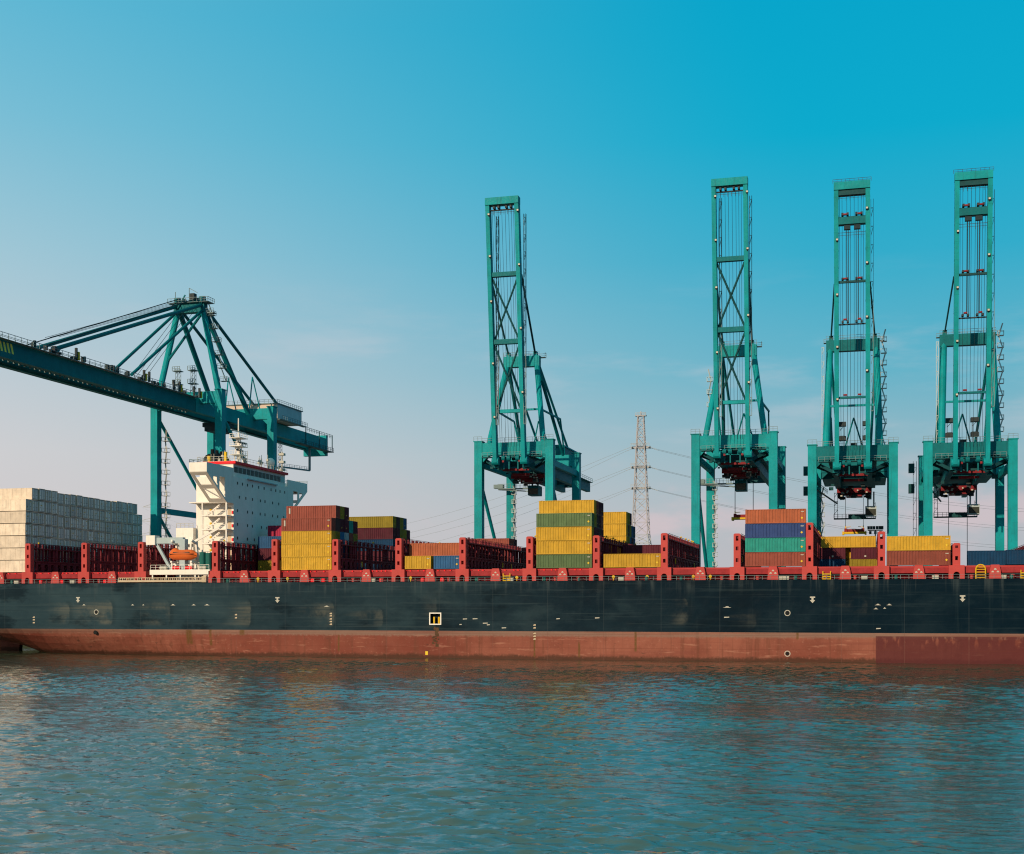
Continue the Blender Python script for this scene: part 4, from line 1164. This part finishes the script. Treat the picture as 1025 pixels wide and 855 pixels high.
    # machinery house, trolley, cabin
    if k1:
        MB().box(-6.5, 5.5, 34, 54, zg - QZ, zg - QZ + 6.5).prism([(-6.8, zg - QZ + 6.5), (5.8, zg - QZ + 6.5), (5.4, zg - QZ + 7.1), (-6.4, zg - QZ + 7.1)], 'y', 33.8, 54.2).build('machinery_house', 'crane_deep', root)
        ty = 352
    else:
        MB().box(-8.4, 8.4, 34.5, 58, zg - QZ - .9, zg - QZ + 3).prism([(-8.7, zg - QZ + 3), (8.7, zg - QZ + 3), (8.3, zg - QZ + 3.5), (-8.3, zg - QZ + 3.5)], 'y', 34.3, 58.2).build('machinery_house', 'crane_deep', root)
        ty = 378
    zr = zg - 3.0
    tr = empty('trolley_base', (0, 0, 0)) if 0 else None
    b = MB(); b.beam(P(-4.6, ty - 4, zr - .7), P(4.6, ty - 4, zr - .7), .8, 1.2).beam(P(-4.6, ty + 4, zr - .7), P(4.6, ty + 4, zr - .7), .8, 1.2)
    for s_ in (-1, 1): b.beam(P(s_ * 3.2, ty - 4.6, zr - .9), P(s_ * 3.2, ty + 4.6, zr - .9), .7, 1.0)
    b.box(-2.2, 2.2, ty - 334 - 3, ty - 334 + 3, zr - QZ - 2.2, zr - QZ - .4)
    tro = b.build('trolley', 'machine_red', root)
    rr = random.Random(cx)
    b = MB()
    for i in range(26):
        x, y, z = rr.uniform(-4.2, 4.2), ty - 334 + rr.uniform(-5, 5), zr - QZ + rr.uniform(-2.6, .6); s_ = rr.uniform(.25, .7); b.box(x - s_, x + s_, y - s_, y + s_, z - s_ * .6, z + s_ * .6)
    for i in range(5): b.tube((-3 + 1.5 * i, ty - 334 - 2, zr - QZ - 1.2), (-2 + 1.5 * i, ty - 334 - 2, zr - QZ - 1.2), .8, 10)
    b.build('hoist_gear', 'machinery', root)
    b = MB()
    for i in range(9): x, z = rr.uniform(-3.4, 3.4), zr - QZ + rr.uniform(-2.4, -.2); b.box(x - .25, x + .25, ty - 334 - 5.3, ty - 334 - 4.9, z - .15, z + .2)
    b.build('trolley_lamp', 'lamp_white', root)
    # gear hung under the portal: festoon loops, drums, cable reels
    b = MB()
    for i in range(30):
        x, y, z = rr.uniform(-6.5, 6.5), rr.uniform(-2, 30), zg - QZ + rr.uniform(-4.2, .4); s_ = rr.uniform(.25, .75)
        if abs(abs(x) - 4) < s_ + .7: continue
        b.box(x - s_, x + s_, y - s_, y + s_, z - s_ * .7, z + s_ * .7)
    for s_ in (-1, 1): b.beam(P(s_ * 3.2, 331, zg - 3.4), P(s_ * 8.4, 334.9, zt - 4.2), .5, .7); b.beam(P(s_ * 3.2, 340, zg - 2.8), P(s_ * 8.6, 335, zg - 1.0), .4, .6)
    b.beam(P(-8.0, 331.8, zg - .2), P(8.0, 331.8, zg - .2), 1.6, .2)
    b.build('portal_machinery', 'crane_dark', root)
    b = MB()
    for x in (-2.6, -1.2, 1.2, 2.6): b.tube(P(x, 331.0, zg - .6), P(x + .9, 331.0, zg - .6), .7, 12); b.beam(P(x + .45, 331.4, zg + .2), P(x + .45, 331.4, zg - 3.4), .3)
    b.build('rope_drum', 'crane_deep', root)
    b = MB()
    for x in (-2.1, 2.3): b.box(x - .25, x + .25, -3.7, -3.3, zg - QZ - 1.7, zg - QZ - 1.2)
    b.box(-3.6, 3.6, 1.4, 1.9, zg - QZ - 3.4, zg - QZ - 2.8); b.box(-2.2, 2.6, 6, 6.4, zg - QZ - 4.3, zg - QZ - 3.7)
    b.build('red_guard', 'machine_red', root)
    b = MB(); b.rail(P(-8.4, 332.4, zt - .1), P(8.4, 332.4, zt - .1), 1.1, 1.5, .08).rail(P(-10.7, 332.6, zt + .45), P(-8.5, 332.6, zt + .45), 1.1, 1.1, .08).rail(P(8.5, 332.6, zt + .45), P(10.7, 332.6, zt + .45), 1.1, 1.1, .08)
    b.rail(P(-8.0, 331.1, zg - .1), P(8.0, 331.1, zg - .1), 1.1, 1.5, .08)
    b.build('portal_railing', 'rail_grey', root)
    # operator cab with its window band
    cxx, cy, cz = (-.5, ty - 334 + 6, zr - 5.2 - QZ) if k1 else (4.4, ty - 334 + 6, zr - 7.2 - QZ)
    b = MB(); b.box(cxx - 1.5, cxx + 1.5, cy - 2.2, cy + 2.2, cz, cz + 2.7); b.box(cxx - 1.0, cxx - .6, cy, cy + .4, cz + 2.7, zr - QZ - .3); b.box(cxx + .6, cxx + 1.0, cy, cy + .4, cz + 2.7, zr - QZ - .3)
    cb = b.build('operator_cab', 'crane_deep' if k1 else 'house_grey', root)
    MB().box(cxx - 1.35, cxx + 1.35, cy - 2.28, cy - 2.18, cz + .2, cz + 1.9).build('cab_window', 'glass_dark', cb)
    # hanging service gangway
    b = MB()
    if k1:
        Y = 362; zh = zg - 5.6; xa, xb = -12.2, -1.0
        b.box(xa, xb, Y - 334 - .8, Y - 334 + .8, zh - QZ - .3, zh - QZ); b.rail((xa, Y - 334 - .8, zh - QZ), (xb, Y - 334 - .8, zh - QZ), 1.2, .9, .1)
        b.beam((xa, Y - 334, zh - QZ - .3), (xb, Y - 334, zh - QZ - 1.1), .3); b.box(xa - 1.2, xa + 1.5, Y - 334 - .9, Y - 334 + .9, zh - QZ, zh - QZ + 1.1)
        cage(b, xb - 3, Y - 334, zh - QZ, zg - QZ - 3, .8)
    else:
        Y = 389; zh = zg - 10.3
        cage(b, -5.2, Y - 334, zh - QZ, zg - QZ - 3, .9, 1.2)
        cage(b, 5.4, Y - 334, zh - QZ, zg - QZ - 6, .5, 1.2)
        b.box(-5.8, 5.8, Y - 334 - .7, Y - 334 + .7, zh - QZ - .35, zh - QZ); b.rail((-5.8, Y - 334 - .7, zh - QZ), (5.8, Y - 334 - .7, zh - QZ), 1.1, 1.2, .09)
        b.box(-1.8, 3.2, Y - 334 - .8, Y - 334 + .8, zh - QZ, zh - QZ + 1.0)
        b.beam((-10, 1.5, zg - QZ - 5.6), (-4.6, 40, zg - QZ - 7.2), .3); b.rail((-9, 1.4, zg - QZ - 5.5), (-6.5, 20, zg - QZ - 6.2), 1.1, 1.5, .08)
    b.build('service_gangway', 'crane_dark' if not k1 else 'rail_grey', root)
    # stairs: rear leg stair tower, caged ladder on the apex leg
    b = MB(); stairs(b, -8.2 + (-3.1 if not k1 else 0) * 0, 366 - 334 - 1.9, 12 - QZ, zt - 6 - QZ, 1.2, 1.3, 2.6)
    b.build('leg_stair', 'galvanised', root)
    b = MB()
    if k1: stairs(b, -6.7, 4.6, zt + 8 - QZ, zt + 18 - QZ, 1.3, 1.1, 3.2)
    else:
        stairs(b, 7.4, 5.2, zt - QZ, za + 2 - QZ, 1.4, 1.2, 2.9); cage(b, -7.2, 4.6, zt - QZ, za - 2 - QZ, .5, 1.8)
    b.build('apex_ladder', 'galvanised', root)
    if not k1:
        b = MB(); cage(b, -11.6, 31.5, 8 - QZ, zt - 1 - QZ, .8, 2.0)
        for z in (zt - 4, zt - 9.4): b.box(-13.2, -11.7, 30.8, 32.6, z - QZ, z - QZ + 2.4)
        b.build('lift_mast', 'crane_dark', root)
        b = MB()
        for x in (-3.0, 3.2): cage(b, x, 29, zt - QZ, zt + 8.8 - QZ, 1.2, 1.5)
        for x in (-3.0, 3.2):
            for z in (zt + 4.8, zt + 8.6): b.box(x - 1.0, x + 1.0, 28, 30, z - QZ, z - QZ + 1.1)
        b.box(-.8, .8, 24, 26, zt - QZ, zt - QZ + 3.5)
        b.build('lamp_tower', 'machinery', root)
    return root


A_ = raised_crane(1, -89.45, 'teal quay crane with X braced raised boom, between the white deckhouse and the pale pylon')
B_ = copy_tree(A_); B_.location = (-32.45, 334, QZ); B_['label'] = 'teal quay crane with X braced raised boom, behind the four colour container stack'
C_ = raised_crane(2, -3.8, 'teal quay crane, raised boom without bracing, spreader hanging just above a long yellow container')
D_ = copy_tree(C_); D_.location = (23.4, 334, QZ); D_['label'] = 'teal quay crane with unbraced raised boom, behind the navy containers'

# crane with its boom lowered over the ship's stern
E_ = empty('quay_crane', (-184.2, 334, QZ)); tag(E_, 'dark teal quay crane with its long boom lowered level over the ship stern', 'crane')
ZT, YR = 71.3, 367
crane_common(E_, ZT, 10.0, YR, 'crane_teal', 38.5, [((335.2, 64.5), (YR - 1, 39.6)), ((335.2, 37.2), (YR - 1, 10.5))])
gz0, gz1 = 65.3, 69.2
for s_ in (-1, 1):
    b = MB(); b.beam(P(s_ * 3.4, 331, (gz0 + gz1) / 2), P(s_ * 3.4, 422, (gz0 + gz1) / 2 - .2), 1.5, gz1 - gz0); b.build('trolley_girder', 'crane_teal', E_)
    b = MB(); b.beam(P(s_ * 3.4, 330.6, (gz0 + gz1) / 2), P(s_ * 3.4, 228, (gz0 + gz1) / 2 - .3), 1.5, gz1 - gz0)
    bo = b.build('boom', 'crane_deep', E_)
    w_ = MB(); w_.beam(P(s_ * 4.9, 229, gz1 - .5), P(s_ * 4.9, 330, gz1 - .2), 1.2, .1).rail(P(s_ * 5.4, 229, gz1 - .4), P(s_ * 5.4, 330, gz1 - .1), 1.2, 2.2, .1)
    w_.rail(P(s_ * 3.0, 229, gz1 - .3), P(s_ * 3.0, 330, gz1), 1.0, 2.6, .08)
    w_.build('boom_walkway', 'rail_grey', bo)
    b = MB(); b.beam(P(s_ * 2.55, 229, gz0 + .5), P(s_ * 2.55, 420, gz0), .35, .45)
    b.build('trolley_rail', 'crane_dark', E_)
b = MB()
for k in range(8):
    y0 = 240.0 + k * 1.25
    b.v += [P(x, y, z) for x in (4.152, 4.175) for y, z in ((y0 + .7, 66.3), (y0 + 1.35, 66.3), (y0 + .65, 68.4), (y0, 68.4))]; n = len(b.v) - 8
    for f in ((0, 1, 2, 3), (7, 6, 5, 4), (0, 4, 5, 1), (1, 5, 6, 2), (2, 6, 7, 3), (3, 7, 4, 0)): b.f.append(tuple(n + i for i in f)); b.mi.append(0)
b.build('warning_stripe', 'stripe_yellow', E_)
b = MB()
for Y in list(np.arange(236, 328, 13.0)) + [345, 358, 380, 400]: b.beam(P(-2.6, Y, gz1 - .6), P(2.6, Y, gz1 - .6), .9, 1.1)
b.build('girder_tie', 'crane_dark', E_)
b = MB()
for Y in np.arange(232, 330, 1.9): b.box(1.9, 2.2, Y - 334, Y - 334 + .4, gz0 - QZ - .40, gz0 - QZ - .05)
b.beam(P(2.05, 231, gz0 - .02), P(2.05, 330, gz0 - .02), .12)
b.build('festoon_cable', 'rail_grey', E_)
b = MB(); b.beam(P(-4.2, 422.6, 66.6), P(4.2, 422.6, 66.6), 1.5, 7.0); b.build('girder_end', 'crane_teal', E_)
# apex frame
ya, za, at = 335.5, 96.1, 3.9
for s_, m in ((-1, 'crane_teal'), (1, 'crane_teal')):
    MB().tube(P(s_ * 9.3, 334.4, ZT - .2), P(s_ * at, ya, za - 1.2), .85, 12).build('apex_leg', m, E_)
    MB().tube(P(s_ * 9.0 if s_ < 0 else 7.6, YR - (0 if s_ < 0 else 11), ZT - .4 if s_ < 0 else gz1 - 1), P(s_ * at, ya + .8, za - 1.6), .75, 12).build('apex_leg', 'crane_deep', E_)
    MB().tube(P(s_ * at, ya + 1, za - .6), P(s_ * 4.0, 384.5, 74.6), .46, 10).build('backstay', 'crane_deep', E_)
    b = MB(); b.tube(P(s_ * 4.0, 366, 87.0 - 6.2), P(s_ * 4.0, 364, ZT - .3), .2, 6); b.tube(P(s_ * 4.0, 366, 87.0 - 6.2), P(s_ * 4.0, 372, gz1 + 1), .2, 6); b.build('stay_post', 'crane_teal', E_)
    b = MB(); b.tube(P(s_ * at, ya - 1, za - .4), P(s_ * 3.4, 266, gz1 + 1.3), .5, 10); b.beam(P(s_ * 3.4, 264.8, gz1), P(s_ * 3.4, 267.4, gz1 + 1.6), .9, 1.1)
    b.build('forestay', 'crane_deep', E_)
    b = MB(); b.tube(P(s_ * at, ya - .8, za - 2.0), P(s_ * 3.4, 299, gz1 + 1.0), .42, 10); b.build('forestay', 'crane_deep', E_)
    b = MB(); b.tube(P(s_ * (at - .6), ya - 1, za + 1.6), P(s_ * 3.2, 264, gz1 + 2.0), .13, 6); b.build('boom_rope', 'cable', E_)
b = MB()
for x in (-2.2, -.6, 1.0, 2.4): b.tube(P(x, ya - 1, za - 1), P(x, 306, gz1 + .5), .06, 5); b.tube(P(x, ya - 1.2, za + 1.2), P(x * .8, 270, gz1 + 5), .05, 5)
b.build('boom_rope', 'cable', E_)
b = MB(); b.beam(P(-at - .8, ya, za - 1.0), P(at + .8, ya, za - 1.0), 2.2, 2.6)
for s_ in (-1, 1): b.prism([(ya - 334 - 1.6, za - QZ), (ya - 334 + 1.6, za - QZ), (ya - 334 + .5, za - QZ + 2.4), (ya - 334 - 1.3, za - QZ + 2.0)], 'x', s_ * at - .5, s_ * at + .5)
for x in (-2.4, 0, 1.6): b.tube(P(x, ya, za + .9), P(x + .8, ya, za + .9), 1.0, 12)
b.beam(P(-at, ya - 1.4, za - 2.0), P(-at + 3, ya - 1.4, za + 2.6), .3)
b.build('apex_beam', 'crane_deep', E_)
b = MB(); b.box(-at - 2.2, at + 2.6, -.6, 3.2, za - QZ + .3, za - QZ + .42).rail((-at - 2.2, -.6, za - QZ + .4), (at + 2.6, -.6, za - QZ + .4), 1.2, 1.1, .1).rail((at + 2.6, -.6, za - QZ + .4), (at + 2.6, 3.2, za - QZ + .4), 1.2, 1.1, .1)
b.box(at + 1.0, at + 3.4, 1, 3, za - QZ - 2.6, za - QZ - 2.4).rail((at + 1, 1, za - QZ - 2.4), (at + 3.4, 1, za - QZ - 2.4), 1.1, 1, .1)
b.beam((-at, 0, za - QZ + 2), (-at, 0, za - QZ + 3.6), .15); b.beam((at - 3.5, 0, za - QZ + 1.5), (at - 3.5, 0, za - QZ + 4.4), .15); b.beam((at - 3.5, 0, za - QZ + 4.4), (at - 1, 0, za - QZ + 3), .15)
b.build('apex_walkway', 'rail_grey', E_)
b = MB(); b.box(.8, 2.2, -.5, 1.0, za - QZ + 1.2, za - QZ + 2.8); b.build('rope_sheave', 'machinery', E_)
b = MB(); b.tube(P(-6.6, 334.8, 84.5), P(6.6, 334.8, 84.5), .3, 8) if 0 else None
b.tube(P(-7.9, 334.6, 79.0), P(at - .4, ya + .2, za - 2.4), .4, 8); b.build('frame_brace', 'crane_deep', E_)
# stair platforms up the right-hand apex leg
b = MB()
for k in range(6):
    u = .12 + .15 * k; x = 9.3 + (at - 9.3) * u + 1.3; z = ZT + (za - ZT) * u; y = 1.6
    b.box(x - .6, x + 1.5, y - .7, y + .9, z - QZ - .08, z - QZ); b.rail((x - .6, y - .7, z - QZ), (x + 1.5, y - .7, z - QZ), 1.1, 1, .1).rail((x + 1.5, y - .7, z - QZ), (x + 1.5, y + .9, z - QZ), 1.1, 1, .1)
    b.beam((x + 1.0, y, z - QZ), (x - .6, y, z - QZ + 3.9), .5, .14)
b.build('apex_ladder', 'rail_grey', E_)
# machinery house: long wall faces the river
b = MB(); b.box(-9.8, 8.0, 41, 59, 69.4 - QZ, 73.9 - QZ); hs = b.build('machinery_house', 'house_cream', E_)
MB().box(8.003, 8.06, 41.05, 58.95, 69.45 - QZ, 73.85 - QZ).build('shaded_end', 'house_grey', hs)  # grey sheet over the cream wall puts this end's shade into colour
b = MB(); b.box(-10.2, 8.4, 40.6, 59.4, 73.9 - QZ, 74.15 - QZ).rail((-10, 40.8, 74.15 - QZ), (8.2, 40.8, 74.15 - QZ), 1.1, 1.5, .09).rail((8.2, 40.8, 74.15 - QZ), (8.2, 59.2, 74.15 - QZ), 1.1, 1.5, .09)
b.box(8.1, 9.6, 41, 60, 69.0 - QZ, 69.2 - QZ).rail((9.6, 41, 69.2 - QZ), (9.6, 60, 69.2 - QZ), 1.1, 1.3, .09)
b.build('house_roof', 'rail_grey', hs)
MB().box(-9.6, 7.8, 40.4, 41, 66.0 - QZ, 69.4 - QZ).build('house_base', 'crane_teal', hs)
# service gear behind and below
b = MB(); b.box(4.2, 6.6, 62, 89, 64.2 - QZ, 64.4 - QZ).rail((6.5, 62, 64.4 - QZ), (6.5, 89, 64.4 - QZ), 1.2, 1.4, .1)
for y in (66, 77, 88): b.beam((6.4, y, 64.2 - QZ), (6.4, y, 69.9 - QZ), .25)
b.rail((6.5, 66, 68.8 - QZ), (6.5, 88, 68.8 - QZ), 1.2, 1.4, .1)
b.build('girder_walkway', 'crane_dark', E_)
b = MB(); cage(b, 0, 60, 56.5 - QZ, 65 - QZ, 1.0, 1.2); b.beam((0, 60, 56.6 - QZ), (4.2, 74, 56.6 - QZ), .5); b.beam((4.2, 74, 56.6 - QZ), (4.2, 74, 65 - QZ), .6); b.rail((0, 59.6, 56.7 - QZ), (4.2, 73.6, 56.7 - QZ), 1.0, 1.2, .08)
b.build('service_gangway', 'rail_grey', E_)
b = MB()
for x, y in ((-9.2, 11), (-4.3, 11)):
    cage(b, x, y, 69.4 - QZ, 80.2 - QZ, 1.1, 1.3)
    for z in (75.6, 79.4): b.box(x - 1.3, x + 1.1, y - 1.1, y + 1.1, z - QZ, z - QZ + .2); b.rail((x - 1.3, y - 1.1, z - QZ + .2), (x + 1.1, y - 1.1, z - QZ + .2), 1.1, .8, .12)
b.build('lamp_tower', 'rail_grey', E_)
b = MB(); stairs(b, -7.9, 1.8, 24 - QZ, 64 - QZ, 1.7, 1.6, 3.1); b.build('leg_stair', 'mark_white', E_)
b = MB()
for Y in (272, 302, 304.5, 317, 320, 328, 331, 336, 340): b.beam(P(5.2, Y, gz1), P(5.2, Y, gz1 + 2.6), .5)
b.build('boom_post', 'machinery', E_)
b = MB()
for Y in (272, 302, 320, 331): b.box(4.9, 5.5, Y - 334 + .5, Y - 334 + 1.1, gz1 - QZ, gz1 - QZ + 1.8)
b.build('warning_post', 'yellow', E_)
b = MB(); rr = random.Random(8)
for i in range(40):
    Y = rr.uniform(255, 345); b.box(4.2, 4.2 + rr.uniform(.3, 1.2), Y - 334, Y - 334 + rr.uniform(.3, .9), gz1 - QZ, gz1 - QZ + rr.uniform(.4, 1.6))
b.build('boom_gear', 'machinery', E_)
# trolley waiting by the legs
b = MB(); b.beam(P(-3.6, 352, gz0 - 1), P(3.6, 352, gz0 - 1), 6, 1.2).box(-2.4, 2.4, 14, 22, gz0 - QZ - 3, gz0 - QZ - 1.6); b.build('trolley', 'machinery', E_)

# ---- spreaders hanging from their trolleys
def spreader(x, Y, z, ztop, label):
    o = empty('container_spreader', (x, Y, z)); tag(o, label, 'spreader', 'container spreaders hanging from the cranes')
    b = MB(); b.beam((-3.0, -1.0, .25), (3.0, -1.0, .25), .3, .5).beam((-3.0, 1.0, .25), (3.0, 1.0, .25), .3, .5)
    for s_ in (-1, 1): b.box(s_ * 3.0 - .25, s_ * 3.0 + .25, -1.25, 1.25, -.25, .65)
    b.build('frame', 'yellow', o)
    MB().box(-2.2, 2.2, -.8, .8, .3, 1.3).box(-2.7, -1.9, -1.1, -.7, .5, 1.5).box(1.9, 2.7, -1.1, -.7, .5, 1.5).build('head_block', 'machine_red', o)
    b = MB()
    for s_ in (-1, 1): b.box(s_ * 2.4 - .12, s_ * 2.4 + .12, -.15, .15, 1.3, 2.3); b.beam((s_ * 2.4, 0, 1.9), (s_ * 1.0, 0, 2.0), .15)
    b.build('lifting_lug', 'yellow', o)
    b = MB()
    for s_ in (-1, 1):
        for y in (-.4, .4): b.tube((s_ * 2.4, y, 2.2), (s_ * 2.4, y, ztop - z), .06, 5)
    b.build('hoist_rope', 'cable', o)


spreader(-32.2, 358, 34.6, 48.2, 'yellow and red spreader hanging beside the four colour container stack')
spreader(-3.8, 378, 31.4, 43.0, 'yellow and red spreader hanging above the long yellow container in the far stack')
spreader(23.4, 378, 14.0, 43.0, 'yellow and red spreader lowered behind the navy containers')

# ================================================================ beyond the quay
def lattice(b, cx, cy, z0, z1, w0, w1, n, t):
    zs = [z0 + (z1 - z0) * (1 - (1 - i / n) ** 1.25) for i in range(n + 1)]
    w = lambda z: w0 + (w1 - w0) * ((z - z0) / (z1 - z0))
    c = [(-1, -1), (1, -1), (1, 1), (-1, 1)]
    for i in range(n):
        a, d = zs[i], zs[i + 1]; wa_, wd = w(a) / 2, w(d) / 2
        for j in range(4):
            p, q_ = c[j], c[(j + 1) % 4]
            A0 = (cx + p[0] * wa_, cy + p[1] * wa_, a); A1 = (cx + p[0] * wd, cy + p[1] * wd, d); B0 = (cx + q_[0] * wa_, cy + q_[1] * wa_, a); B1 = (cx + q_[0] * wd, cy + q_[1] * wd, d)
            b.beam(A0, A1, t); b.beam(A0, B1, t * .55); b.beam(B0, A1, t * .55); b.beam(A1, B1, t * .55)
    return b


PX, PY = -167.9, 1000
py_ = empty('lattice_pylon', (PX, PY, 6)); tag(py_, 'tall pale red and white lattice pylon between the two X braced cranes', 'pylon')
b = lattice(MB(), 0, 0, 0, 60, 25, 12, 6, .62); b.build('lower_tower', 'pylon', py_)
b = lattice(MB(), 0, 0, 60, 150.5, 12, 4.4, 12, .52); b.build('upper_tower', 'pylon_red', py_)
levels = [132.5, 117.5, 101.5]
for z in levels:
    b = MB(); b.beam((-7.5, 0, z - QZ), (7.5, 0, z - QZ), 2.2, 1.8); b.rail((-7, -4, z - QZ + 1), (7, -4, z - QZ + 1), 1.8, 2.5, .3).beam((-6.5, -5, z - QZ), (-6.5, 5, z - QZ), .9).beam((6.5, -5, z - QZ), (6.5, 5, z - QZ), .9)
    b.build('cross_arm', 'pylon', py_)
b = MB(); b.box(-4.2, 4.2, -2, 2, 150.4, 151.2).rail((-4, -2, 151), (4, -2, 151), 1.8, 2, .3).box(-.5, .5, -.5, .5, 151, 154); b.build('top_platform', 'pylon', py_)
b = MB()
for z in levels:
    for s_ in (-1, 1):
        for y in (-4.5, 4.5): b.beam((s_ * 7, y, z - QZ), (s_ * 12.5, y, z - QZ - 2.0), .28)
b.build('insulator', 'wire', py_)

P2X, P2Y = -1080, 1850
p2 = empty('lattice_pylon', (P2X, P2Y, 6)); tag(p2, 'small faint grey lattice pylon far off behind the lowered crane leg', 'pylon')
b = lattice(MB(), 0, 0, 0, 162, 20, 4.5, 12, .95); b.build('tower', 'pylon_far', p2)
b = MB()
for z, hw_ in ((160, 18), (138, 24), (116, 29)):
    for s_ in (-1, 1): b.beam((0, 0, z), (s_ * hw_, 0, z + 1.0), 1.0); b.beam((0, 0, z + 6), (s_ * hw_, 0, z + 1.2), .7)
b.build('cross_arm', 'pylon_far', p2)


def wire(p, q_, sag, label, r=.10, n=26):
    o = empty('power_line', p); b = MB(); p, q_ = Vector(p), Vector(q_); prev = None; bpy.data.objects.remove(o)
    for i in range(n + 1):
        t = i / n; c = p.lerp(q_, t) - p; c.z -= sag * 4 * t * (1 - t)
        if prev is not None: b.tube(prev, c, r, 4)
        prev = c
    o = b.build('power_line', 'wire'); o.location = p
    tag(o, label, 'power line', 'power lines strung from the pylon')


for i, z in enumerate(levels):
    nm = ('top', 'middle', 'lowest')[i]
    for j, y in enumerate((-4.5, 4.5)):
        nf = ('nearer', 'farther')[j]
        wire((PX - 12.5, PY + y, z - 2), (P2X + (20 if j else -20), P2Y, 166 - 22 * i), 62 - 2 * i + (4 if j else -4), f'thin power line, pylon towards deckhouse, {nf} wire of its {nm} arm')
        wire((PX + 12.5, PY + y, z - 2), (560 + 20 * j, 1700, 150 - 20 * i), 40 + 3 * j, f'thin power line, pylon towards raised cranes, {nf} wire of its {nm} arm')
# floodlight mast on the yard
fm = empty('floodlight_mast', (2.0, 420, 6)); tag(fm, 'floodlight mast with a cluster of dark lamps beside the spreader over the long yellow container', 'light mast')
MB().tube((0, 0, 0), (0, 0, 28.6), .35, 8, .18).build('mast', 'rail_grey', fm)
b = MB(); b.box(-2.2, 2.2, -.2, .2, 28.5, 28.8)
for x in (-2, -1.2, -.4, .5, 1.3, 2.0): b.box(x - .38, x + .38, -.7, -.1, 28.9, 29.9)
for x in (-1.5, 0, 1.5): b.box(x - .38, x + .38, .1, .7, 27.5, 28.4)
b.build('lamp_cluster', 'machinery', fm)
